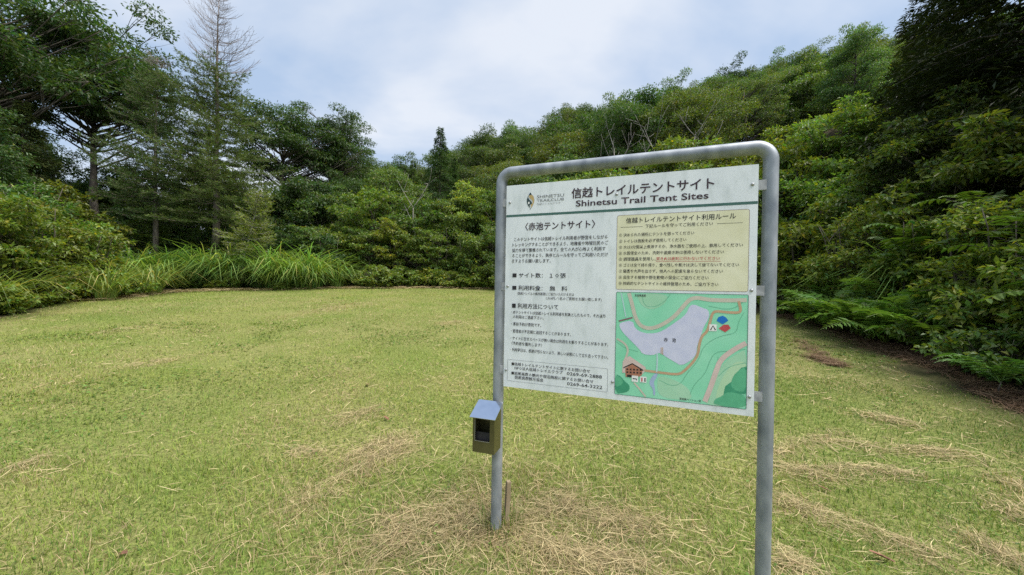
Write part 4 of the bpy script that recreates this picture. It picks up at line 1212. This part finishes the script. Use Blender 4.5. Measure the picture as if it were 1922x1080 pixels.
# behind the board and right of it
row(['mid1', 'shrub2', 'shrub0'], 'leafy_shrub', 'leafy shrub behind the signboard at the foot of the hill', 'shrub', range(980, 1440, 46), lambda p: 19.5 - (p - 980) / 460 * 5.5, (0.95, 1.25), [(1.1, 1.1, 0.75), (1.3, 1.2, 0.7)])
lab = 'bright leafy shrub on the slope right of the sign'
for (px_, Y, k, s) in [(1470, 13.0, 'mid1', 0.85), (1500, 11.6, 'shrub1', 1.15), (1530, 13.8, 'mid0', 0.95), (1560, 12.0, 'shrub0', 1.30), (1590, 14.5, 'mid1', 0.95), (1610, 11.3, 'shrub1', 1.20), (1650, 12.6, 'shrub2', 1.20), (1690, 11.2, 'shrub0', 1.0), (1480, 15.5, 'mid0', 0.8), (1640, 15.0, 'mid1', 0.8)]:
    plant(k, 'leafy_shrub', lab, 'shrub', x_at(px_, Y), Y, s, None, jit((1.4, 1.42, 0.85), 0.22), lab, tilt=0.1)
lab = 'dark shaded shrub under the conifers at the right edge'
for (x, y, k, s) in [(8.6, 9.2, 'shrub0', 0.95), (8.4, 7.6, 'shrub1', 0.95), (7.9, 6.2, 'shrub0', 0.85), (9.6, 7.4, 'shrub2', 1.15), (9.2, 5.8, 'shrub0', 1.1), (7.3, 4.9, 'shrub1', 0.8), (8.4, 4.3, 'shrub2', 1.05), (10.6, 8.8, 'mid1', 0.75), (9.9, 10.6, 'shrub1', 1.15), (6.8, 3.4, 'bigleaf', 0.9), (8.0, 2.6, 'shrub0', 1.1), (11.8, 6.6, 'mid1', 0.75)]:
    plant(k, 'leafy_shrub', lab, 'shrub', x, y, s, None, jit((1.3, 1.3, 0.9), 0.2), lab, tilt=0.1)
lab = 'low leafy bush along the brown litter on the right'
for (x, y, s) in [(8.0, 10.9, 0.9), (7.7, 9.3, 0.8), (7.5, 8.2, 0.9), (7.2, 7.2, 0.8), (6.9, 6.0, 0.8), (6.4, 5.0, 0.75), (8.2, 12.2, 0.9), (7.6, 13.2, 0.9), (6.6, 14.4, 0.9), (5.6, 15.6, 0.9)]:
    plant('low', 'low_bush', lab, 'bush', x, y, s, None, jit((0.95, 1.05, 0.75), 0.12), lab)

# ---- tall grass tussocks
lab = 'tall arching grass tussock below the larches at the edge of the clearing'
for px_ in list(range(232, 640, 10)) + list(range(240, 600, 15)):
    Y = 16.75 + random.uniform(-0.35, 1.3) - max(0, (330 - px_)) * 0.012 + max(0, px_ - 480) * 0.005
    x = x_at(px_, Y)
    o = link('tall_grass_tussock', random.choice(GRASSM)); o.location = (x, Y, Gz(x, Y)); s = random.uniform(0.55, 1.15)
    o.scale = (s * 1.1, s * 1.1, s * random.uniform(0.85, 1.1)); o.rotation_euler = (0, 0, random.uniform(0, 6.28)); o.color = (*jit((1.25, 1.38, 1.15), 0.22), 1)
    tag(o, lab, 'grass', lab)
row(['low'], 'bramble_bush', 'small leafy weed bush in front of the tall grass', 'bush', range(255, 610, 30), lambda p: 16.35 - max(0, 330 - p) * 0.012 + max(0, p - 480) * 0.008, (0.32, 0.6), [(1.2, 1.2, 0.75), (1.5, 1.4, 0.75), (0.9, 1.0, 0.7)])
lab = 'single grass tussock among the left shrubs'
for (x, y) in [(-12.9, 12.2), (-13.2, 10.2), (-12.3, 7.2), (-12.4, 9.0), (-13.6, 13.4), (-13.0, 13.9)]:
    o = link('tall_grass_tussock', GRASSM[0]); o.location = (x, y, Gz(x, y)); o.color = (1.3, 1.2, 1.0, 1); o.scale = (0.8, 0.8, 0.75); tag(o, lab, 'grass', lab)
lab = 'arching grass tussock among the right shrubs'
for (px_, Y) in [(1690, 8.9), (1712, 8.6), (1660, 9.3), (1740, 8.2), (1490, 12.0), (1675, 9.9)]:
    x = x_at(px_, Y); o = link('tall_grass_tussock', random.choice(GRASSM)); o.location = (x, Y, Gz(x, Y)); o.color = (1.8, 1.9, 1.6, 1); o.scale = (0.85, 0.85, 0.8); o.rotation_euler[2] = px_; tag(o, lab, 'grass', lab)

# ---- ferns and compound-leaved saplings on the right
def fern(x, y, s, label, group, n=9, mesh=None, name='fern', cat='fern', h=0.0, part='frond', col=(1, 1, 1), tl=(-0.5, 0.15)):
    e = empty(name, (x, y, Gz(x, y) - 0.02), random.uniform(0, 6.28)); e.scale = (s, s, s)
    tag(e, label, cat, group)
    if h:
        gm = Geo(); gm.tube(np.array([(0, 0, -0.1), (0.03, 0.02, h * 0.5), (0, 0.05, h)]), [0.016, 0.012, 0.007], 6)
        link('stem', gm.mesh('stem', smooth=True), M['bark'], e)
    for i in range(n):
        o = link(part, mesh or FROND, None, e)
        o.location = (0, 0.05 if h else 0, (h * random.uniform(0.55, 1.0)) if h else 0.02)
        o.rotation_euler = (random.uniform(-0.25, 0.25), random.uniform(*tl), i * 6.283 / n + random.uniform(-0.3, 0.3))
        q = random.uniform(0.75, 1.15); o.scale = (q, q, q); o.color = (*jit(col, 0.15), 1)
    return e
lab = 'green fern clump leaning over the brown litter on the right'
for (px_, py_, s) in [(1535, 612, 1.05), (1580, 622, 1.1), (1620, 634, 1.05), (1560, 596, 1.2), (1660, 648, 1.0), (1690, 640, 1.2), (1510, 596, 0.9), (1610, 600, 1.35), (1650, 615, 1.3), (1730, 660, 1.0)]:
    p = at_ground(px_, py_); fern(p.x, p.y, s * 1.2, lab, lab, 12, col=(1.85, 1.75, 1.3), tl=(-0.95, -0.1))
p = at_ground(1872, 742); fern(p.x, p.y, 0.62, 'young bright green fern with flat fronds at the right edge', None, 8, col=(1.15, 1.4, 1.2), h=0.32, name='fern')
lab = 'compound-leaved sapling at the right edge below the dark conifer'
for (x, y, h) in [(8.0, 6.6, 2.3), (7.3, 5.6, 2.0), (8.9, 8.2, 2.6), (7.8, 7.6, 2.2), (8.3, 5.2, 2.5), (6.6, 4.5, 1.2)]:
    fern(x, y, 1.0, lab, lab, 14, SUMAC, 'sumac_sapling', 'sapling', h, 'compound_leaf', (1.2, 1.15, 0.75))

# ---- growth that closes the left side beyond the edge of the picture
for (x, y, k, s, lb) in [(-20.5, 9.0, 'hill0', 0.55, 'green tree beyond the left shrub bank'), (-24.0, 13.5, 'hill2', 0.62, 'tall green tree behind the left shrub bank'), (-21.0, 5.0, 'mid1', 1.1, 'small tree past the near end of the left shrub bank'), (-26.0, 8.0, 'hill1', 0.7, 'spreading tree far left of the clearing')]:
    plant(k, 'broadleaf_tree', lb, 'tree', x, y, s, None, jit(MIDG, 0.08), dz=-0.2)
# ------------------------------------------------------------------ lawn blades, mown hay and litter
STRAW = np.array([0.52, 0.44, 0.25]); STRAW2 = np.array([0.36, 0.265, 0.15])
GREEN = np.array([0.155, 0.255, 0.043]); YGREEN = np.array([0.325, 0.375, 0.080]); DGREEN = np.array([0.09, 0.17, 0.03])

# hay rows in the photograph: pixel start, pixel end, width in metres, strands
HAY = [((560, 960), (770, 830), 0.20, 900), ((610, 800), (700, 775), 0.22, 350), ((650, 870), (760, 815), 0.16, 380),
       ((640, 1060), (900, 950), 0.30, 1300), ((830, 1010), (960, 985), 0.26, 900), ((930, 960), (1070, 1070), 0.22, 900),
       ((960, 1000), (1060, 945), 0.16, 420), ((1060, 975), (1290, 1000), 0.18, 520), ((1100, 1060), (1300, 1075), 0.22, 700),
       ((1460, 880), (1560, 905), 0.14, 380), ((1440, 855), (1580, 815), 0.12, 260), ((1480, 950), (1730, 1040), 0.16, 950),
       ((1570, 835), (1820, 860), 0.16, 600), ((1640, 785), (1720, 800), 0.14, 300), ((1500, 890), (1660, 885), 0.14, 380),
       ((1660, 890), (1740, 900), 0.12, 220), ((1820, 1010), (1922, 1075), 0.14, 360), ((1885, 900), (1935, 950), 0.12, 200), ((1870, 940), (1940, 990), 0.16, 300),
       ((1460, 1060), (1520, 1075), 0.2, 300), ((560, 850), (610, 858), 0.12, 180), ((520, 600), (640, 578), 0.5, 260), ((820, 610), (900, 600), 0.3, 120),
       ((180, 630), (260, 615), 0.4, 150), ((20, 890), (90, 860), 0.10, 90), ((240, 690), (330, 676), 0.2, 140), ((590, 575), (700, 571), 0.6, 220)]

def hay_mask(x, y):
    m = np.zeros(x.shape)
    for a, b, wd, n in HAY_W:
        d = b - a; L2 = float(d @ d)
        t = np.clip(((x - a[0]) * d[0] + (y - a[1]) * d[1]) / max(L2, 1e-6), 0, 1)
        q = np.hypot(a[0] + t * d[0] - x, a[1] + t * d[1] - y)
        m = np.maximum(m, np.clip(1.2 - q / (wd * 0.9), 0, 1))
    return m
HAY_W = []
for p0, p1, wd, n in HAY:
    a, b = at_ground(*p0), at_ground(*p1)
    HAY_W.append((np.array([a.x, a.y]), np.array([b.x, b.y]), wd, n))

def blades(xr, yr, dens, Lr, wr, seg, seed, slope=1.42, extra=1.3):
    g = np.random.default_rng(seed)
    area = (xr[1] - xr[0]) * (yr[1] - yr[0])
    n = int(area * dens)
    x = xr[0] + (xr[1] - xr[0]) * g.random(n); y = yr[0] + (yr[1] - yr[0]) * g.random(n)
    keep = (np.abs(x) < slope * y + extra) & (edge_dist(x, y) + (fbm(x, y, 1.1) - 0.5) * 0.8 > -0.15)
    dn = fbm(x, y, 1.4)
    keep &= g.random(n) < 0.45 + 0.9 * dn
    x, y = x[keep], y[keep]; n = len(x)
    dn = fbm(x, y, 0.55); fine = fbm(x + 31, y - 17, 2.6); hm = hay_mask(x, y)
    a = g.random(n) * 6.283
    L = Lr[0] + (Lr[1] - Lr[0]) * g.random(n) ** 1.5
    L *= 0.75 + 0.7 * fine
    lay_ = 0.35 + 1.1 * g.random(n)
    P0 = np.stack([x, y, G(x, y) - 0.004], -1)
    hor = np.stack([np.cos(a), np.sin(a), 0 * a], -1)
    wd = wr[0] + (wr[1] - wr[0]) * g.random(n)
    side = np.stack([-np.sin(a + g.normal(0, 0.5, n)), np.cos(a), 0 * a], -1) * wd[:, None] * 0.5
    if seg == 2:
        P1 = P0 + hor * (L * 0.38 * np.sin(lay_ * 0.7))[:, None] + np.array([0, 0, 1]) * (L * 0.5 * np.cos(lay_ * 0.7))[:, None]
        P2 = P1 + hor * (L * 0.55 * np.sin(lay_ * 1.25))[:, None] + np.array([0, 0, 1]) * (L * 0.5 * np.cos(lay_ * 1.25))[:, None]
        V = np.stack([P0 - side, P0 + side, P1 + side * 0.8, P1 - side * 0.8, P2], 1)
        k = 5
        Q = (np.arange(n)[:, None] * 5 + np.array([0, 1, 2, 3])); T = (np.arange(n)[:, None] * 5 + np.array([3, 2, 4]))
    else:
        P2 = P0 + hor * (L * np.sin(lay_))[:, None] + np.array([0, 0, 1]) * (L * np.cos(lay_) * 0.9 + 0.004)[:, None]
        V = np.stack([P0 - side, P0 + side, P2], 1); k = 3
        Q = None; T = np.arange(n * 3).reshape(-1, 3)
    # species and dryness vary by patch and blade; right-hand tree shade is coloured in
    dry = np.clip(0.02 + 0.8 * (fbm(x - 9, y + 5, 0.8) - 0.40) + 0.5 * hm + 0.35 * (fine - 0.5) + 0.10 * np.exp(-((x - 1.2) / 2.2) ** 2 - ((y - 2.0) / 1.6) ** 2), 0.02, 0.8)
    r = g.random(n)
    c = GREEN + (YGREEN - GREEN) * np.clip(g.random(n) * 0.7 + (dn - 0.35) * 1.3 + 0.012 * (y - 4) - 0.45 * np.clip((x - 1.6) / 2.5, 0, 1), 0, 1)[:, None]  # less yellow towards the right: tree shade put into the blade colour
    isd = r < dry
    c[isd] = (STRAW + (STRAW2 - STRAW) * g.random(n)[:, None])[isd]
    dg = (~isd) & (g.random(n) < 0.20 + 0.22 * np.clip((x - 1.6) / 2.5, 0, 1))  # extra dark blades on the right deepen that painted shade
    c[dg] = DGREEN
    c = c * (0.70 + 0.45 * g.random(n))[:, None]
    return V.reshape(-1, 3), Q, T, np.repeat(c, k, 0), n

parts = []
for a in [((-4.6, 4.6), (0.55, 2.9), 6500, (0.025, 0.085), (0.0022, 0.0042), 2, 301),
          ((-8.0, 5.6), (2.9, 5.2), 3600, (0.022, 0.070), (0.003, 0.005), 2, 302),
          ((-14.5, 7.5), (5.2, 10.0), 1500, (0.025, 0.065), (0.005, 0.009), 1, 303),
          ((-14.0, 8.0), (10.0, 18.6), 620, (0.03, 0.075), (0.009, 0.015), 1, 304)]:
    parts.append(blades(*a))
Vs, Qs, Ts, Cs, off = [], [], [], [], 0
for V, Q, T, C, n in parts:
    Vs.append(V); Cs.append(C)
    if Q is not None: Qs.append(Q + off)
    Ts.append(T + off); off += len(V)
# small broad-leaved weeds in the turf, in loose colonies
def weeds():
    g = np.random.default_rng(305)
    n = 60000
    x = -9 + 15 * g.random(n); y = 0.7 + 8 * g.random(n) ** 1.3
    k = (np.abs(x) < 1.42 * y + 1.2) & (edge_dist(x, y) > 0.0) & (g.random(n) < np.clip((fbm(x + 4, y + 40, 1.3) - 0.52) * 5, 0.02, 0.8))
    x, y = x[k], y[k]; n = len(x)
    P = np.stack([x, y, G(x, y) + 0.006 + 0.03 * g.random(n)], -1)
    D = rdir(n, g) * np.array([1, 1, 0.3]); N = np.array([0, 0, 1.0]) + rdir(n, g) * 0.5
    L = (0.010 + 0.018 * g.random(n)) * np.clip(np.hypot(x, y) / 4, 1, 2)
    V, Q = leaf_arrays(P, D, N, L, L * 0.7)
    c = np.array([0.13, 0.22, 0.045]) * (0.5 + 0.8 * g.random(n))[:, None] * np.stack([0.8 + 0.7 * g.random(n), np.ones(n), np.ones(n)], -1)
    return V, Q, np.repeat(c, 4, 0)
V, Q, C = weeds()
Vs.append(V); Cs.append(C); Qs.append(Q + off); off += len(V)
# uncut grass left standing round the posts and the stake
def tufts():
    g = np.random.default_rng(306)
    out = []
    for wx, wy in [tuple((sign.matrix_basis @ Vector((xl, PY, 0)))[:2]), tuple((sign.matrix_basis @ Vector((xr, PY, 0)))[:2]), (sp.x, sp.y)]:
        n = 150
        a = g.random(n) * 6.28; r = 0.03 + 0.09 * g.random(n) ** 1.3
        out.append(np.stack([wx + r * np.cos(a), wy + r * np.sin(a), a + g.normal(0, 0.9, n), 0.06 + 0.14 * g.random(n) ** 1.7], -1))
    A = np.vstack(out); n = len(A)
    P0 = np.stack([A[:, 0], A[:, 1], G(A[:, 0], A[:, 1]) - 0.005], -1); h = np.stack([np.cos(A[:, 2]), np.sin(A[:, 2]), 0 * A[:, 2]], -1); L = A[:, 3:4]
    s = np.stack([-h[:, 1], h[:, 0], 0 * A[:, 2]], -1) * 0.002
    b = (0.15 + 0.6 * g.random(n))[:, None]
    P1 = P0 + h * L * 0.3 * b + np.array([0, 0, 0.55]) * L; P2 = P1 + h * L * 0.6 * b + np.array([0, 0, 0.4]) * L * (1 - 0.6 * b)
    V = np.stack([P0 - s, P0 + s, P1 + s * 0.8, P1 - s * 0.8, P2], 1).reshape(-1, 3)
    i = np.arange(n)[:, None] * 5
    c = np.where((g.random(n) < 0.35)[:, None], STRAW * 0.9, GREEN * 0.9) * (0.7 + 0.5 * g.random(n))[:, None]
    return V, i + np.array([0, 1, 2, 3]), i + np.array([3, 2, 4]), np.repeat(c, 5, 0)
V, Q, T, C = tufts()
Vs.append(V); Cs.append(C); Qs.append(Q + off); Ts.append(T + off); off += len(V)
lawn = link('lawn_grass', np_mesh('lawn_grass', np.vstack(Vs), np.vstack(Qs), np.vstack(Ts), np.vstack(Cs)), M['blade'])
tag(lawn, 'short mown yellow-green grass covering the whole clearing', 'grass', kind='stuff')

def strands(X, Y, A, L, lift, wd, col, g, k=5, curl=0.22):
    """thin bent dry stems lying on the ground"""
    n = len(X)
    t = np.linspace(-0.5, 0.5, k)
    cu = g.normal(0, curl, n)
    ang = A[:, None] + cu[:, None] * t[None, :] * 2
    step = (L / (k - 1))[:, None]
    dx = np.cumsum(np.cos(ang) * step, 1); dy = np.cumsum(np.sin(ang) * step, 1)
    dx -= dx.mean(1, keepdims=True); dy -= dy.mean(1, keepdims=True)
    PX, PY_ = X[:, None] + dx, Y[:, None] + dy
    tilt = g.normal(0, 0.10, n)
    arch = np.abs(g.normal(0, 0.10, n))
    PZ = G(PX, PY_) + lift[:, None] + (tilt * L)[:, None] * t[None, :] + (arch * L)[:, None] * (0.25 - t * t)[None, :]
    PZ = np.maximum(PZ, G(PX, PY_) + 0.004)
    P = np.stack([PX, PY_, PZ], -1)
    roll = g.random(n) * 1.2 - 0.6
    S = np.stack([-np.sin(ang), np.cos(ang), np.tile(np.sin(roll)[:, None], (1, k))], -1)
    S = unit(S) * (wd[:, None] * np.array([0.5, 1, 1, 0.9, 0.35][:k]))[:, :, None] * 0.5
    V = np.stack([P - S, P + S], 2).reshape(n, 2 * k, 3)
    q = np.array([(2 * i, 2 * i + 1, 2 * i + 3, 2 * i + 2) for i in range(k - 1)])
    Q = (np.arange(n)[:, None, None] * 2 * k + q[None]).reshape(-1, 4)
    return V.reshape(-1, 3), Q, np.repeat(col, 2 * k, 0)

def make_hay():
    g = np.random.default_rng(401)
    out = []
    for (a, b, wd, n) in HAY_W:
        d = b - a; ang = math.atan2(d[1], d[0]); L = np.hypot(*d)
        n = int(n * 1.05)
        # strands gather in a few tangled handfuls along the row
        nh = max(2, int(L / 0.16)); hc = g.random(nh)
        t = hc[g.integers(nh, size=n)] + g.normal(0, 0.12 / max(L, 0.3), n)
        o = g.normal(0, wd * (0.35 + 0.6 * g.random(n)), n)
        X = a[0] + d[0] * t - math.sin(ang) * o; Y = a[1] + d[1] * t + math.cos(ang) * o
        dist = np.hypot(X, Y)
        A = ang + g.normal(0, 0.85, n)
        Ls = 0.04 + 0.20 * g.random(n) ** 1.8
        lift = 0.008 + 0.038 * g.random(n) * np.exp(-(o / (wd * 0.5)) ** 2)
        w_ = (0.0011 + 0.0018 * g.random(n)) * np.clip(dist / 3.0, 1, 3)
        c = STRAW * 1.12 + (STRAW2 * 0.8 - STRAW) * g.random(n)[:, None] ** 1.1
        c *= (0.40 + 0.85 * g.random(n))[:, None]
        out.append(strands(X, Y, A, Ls, lift, w_, c, g))
    # loose stems over the whole lawn
    n = 26000
    r = 1.0 + 15 * g.random(n) ** 1.6; th = (g.random(n) - 0.5) * 2.0
    X, Y = r * np.sin(th), r * np.cos(th)
    ed = edge_dist(X, Y)
    k = (ed > 0.1) & (g.random(n) < np.where(X < -1.0, 0.45, 1.0)) & (g.random(n) < 0.18 + 1.2 * (fbm(X - 9, Y + 5, 0.8) - 0.35) + 0.4 * np.exp(-((X - 0.5) / 2.5) ** 2 - ((Y - 2) / 2.0) ** 2))
    X, Y = X[k], Y[k]; n = len(X)
    c = (STRAW + (STRAW2 - STRAW) * g.random(n)[:, None]) * (0.8 + 0.5 * g.random(n))[:, None]
    out.append(strands(X, Y, g.random(n) * 6.28, 0.05 + 0.14 * g.random(n) ** 2, 0.008 + 0.03 * g.random(n), (0.0018 + 0.002 * g.random(n)) * np.clip(np.hypot(X, Y) / 3.0, 1, 3), c, g))
    V, Q, C, off = [], [], [], 0
    for v, q, c in out:
        V.append(v); Q.append(q + off); C.append(c); off += len(v)
    o = link('mown_hay', np_mesh('mown_hay', np.vstack(V), np.vstack(Q), None, np.vstack(C)), M['hay'])
    tag(o, 'loose dry straw left in tangled rows on the mown grass', 'hay', kind='stuff')
make_hay()

def make_litter():
    """brown needle and stem litter raked along the right edge, thinner along the far edge"""
    g = np.random.default_rng(402)
    rows = [((1470, 592), (1560, 612), 0.45, 1500), ((1560, 614), (1660, 652), 0.5, 1800), ((1650, 650), (1790, 695), 0.4, 1700), ((1500, 640), (1570, 690), 0.18, 350),
            ((1520, 670), (1580, 690), 0.16, 350), ((1780, 692), (1900, 752), 0.25, 900), ((1860, 735), (1930, 780), 0.25, 400)]
    out = []
    for p0, p1, wd, n in rows:
        a, b = at_ground(*p0), at_ground(*p1)
        t = g.random(n); o = g.normal(0, wd * 0.45, n)
        ang = math.atan2(b.y - a.y, b.x - a.x)
        X = a.x + (b.x - a.x) * t - math.sin(ang) * o; Y = a.y + (b.y - a.y) * t + math.cos(ang) * o
        c = np.array([0.17, 0.100, 0.066]) + (np.array([0.32, 0.23, 0.14]) - np.array([0.17, 0.100, 0.066])) * g.random(n)[:, None] ** 2
        c *= (0.6 + 0.6 * g.random(n))[:, None]
        out.append(strands(X, Y, ang + g.normal(0, 0.9, n), 0.10 + 0.25 * g.random(n), 0.006 + 0.045 * g.random(n), 0.004 + 0.005 * g.random(n), c, g))
    n = 5200
    i = g.integers(3, 9, n); t = g.random(n)[:, None]
    P = EDGE[i] + (EDGE[i + 1] - EDGE[i]) * t + g.normal(0, 0.28, (n, 2))
    c = (STRAW * 0.85 + (STRAW2 * 0.7 - STRAW * 0.85) * g.random(n)[:, None])
    out.append(strands(P[:, 0], P[:, 1], g.random(n) * 6.28, 0.12 + 0.3 * g.random(n), 0.01 + 0.08 * g.random(n), 0.010 + 0.012 * g.random(n), c, g))
    V, Q, C, off = [], [], [], 0
    for v, q, c in out:
        V.append(v); Q.append(q + off); C.append(c); off += len(v)
    o = link('brown_litter', np_mesh('brown_litter', np.vstack(V), np.vstack(Q), None, np.vstack(C)), M['hay'])
    tag(o, 'reddish brown raked plant litter along the edge of the clearing', 'litter', kind='stuff')
make_litter()

# a few fallen leaves on the lawn
fl = M['deadleaf'] = noisy('dead_leaf', (0.13, 0.055, 0.035), (0.22, 0.10, 0.06), 30, 0.7)
for px_, py_, s, lb in [(690, 727, 0.055, 'dark curled fallen leaf on the grass left of the leaflet box'), (1655, 1056, 0.05, 'dark red fallen leaf in the straw right of the right post'),
                    (1548, 925, 0.035, 'small reddish leaf on the straw right of the right post'), (232, 1048, 0.035, 'small reddish leaf on the grass at lower left'), (725, 790, 0.04, 'small brown leaf on the grass left of the leaflet box')]:
    p = at_ground(px_, py_)
    V = []
    for i in range(5):
        u_ = i / 4 - 0.5
        wv = 0.42 * math.cos(u_ * 2.7)
        V += [(u_ * 2 * s, -wv * s, 0.35 * s * abs(wv) + 0.5 * s * u_ * u_), (u_ * 2 * s, 0, 0.2 * s * u_ * u_), (u_ * 2 * s, wv * s, 0.5 * s * abs(wv))]
    Q = [(3 * i + j, 3 * i + 3 + j, 3 * i + 4 + j, 3 * i + 1 + j) for i in range(4) for j in range(2)]
    o = link('fallen_leaf', np_mesh('fallen_leaf', V, Q, smooth=True), fl); o.location = (p.x, p.y, p.z + 0.025); o.rotation_euler = (0.2, -0.2, px_)
    tag(o, lb, 'leaf', 'fallen leaves on the lawn')

# ------------------------------------------------------------------ tell the members of small groups apart by their place
ORD = ['leftmost', 'second from left', 'third from left', 'fourth from left', 'fifth from left', 'sixth from left', 'seventh from left', 'eighth from left',
       'ninth from left', 'tenth from left', 'eleventh from left', 'twelfth from left', 'thirteenth from left', 'fourteenth from left']
fam = {}
for o in COL.objects:
    if o.parent is None and 'group' in o and 'label' in o: fam.setdefault(o['label'], []).append(o)
for lab, os_ in fam.items():
    if 1 < len(os_) <= 14:
        os_.sort(key=lambda o: o.location.x / max(o.location.y, 0.1))
        for i, o in enumerate(os_):
            t = ORD[i] if i < len(os_) - 1 else 'rightmost'
            o['label'] = f'{lab}, {t}'
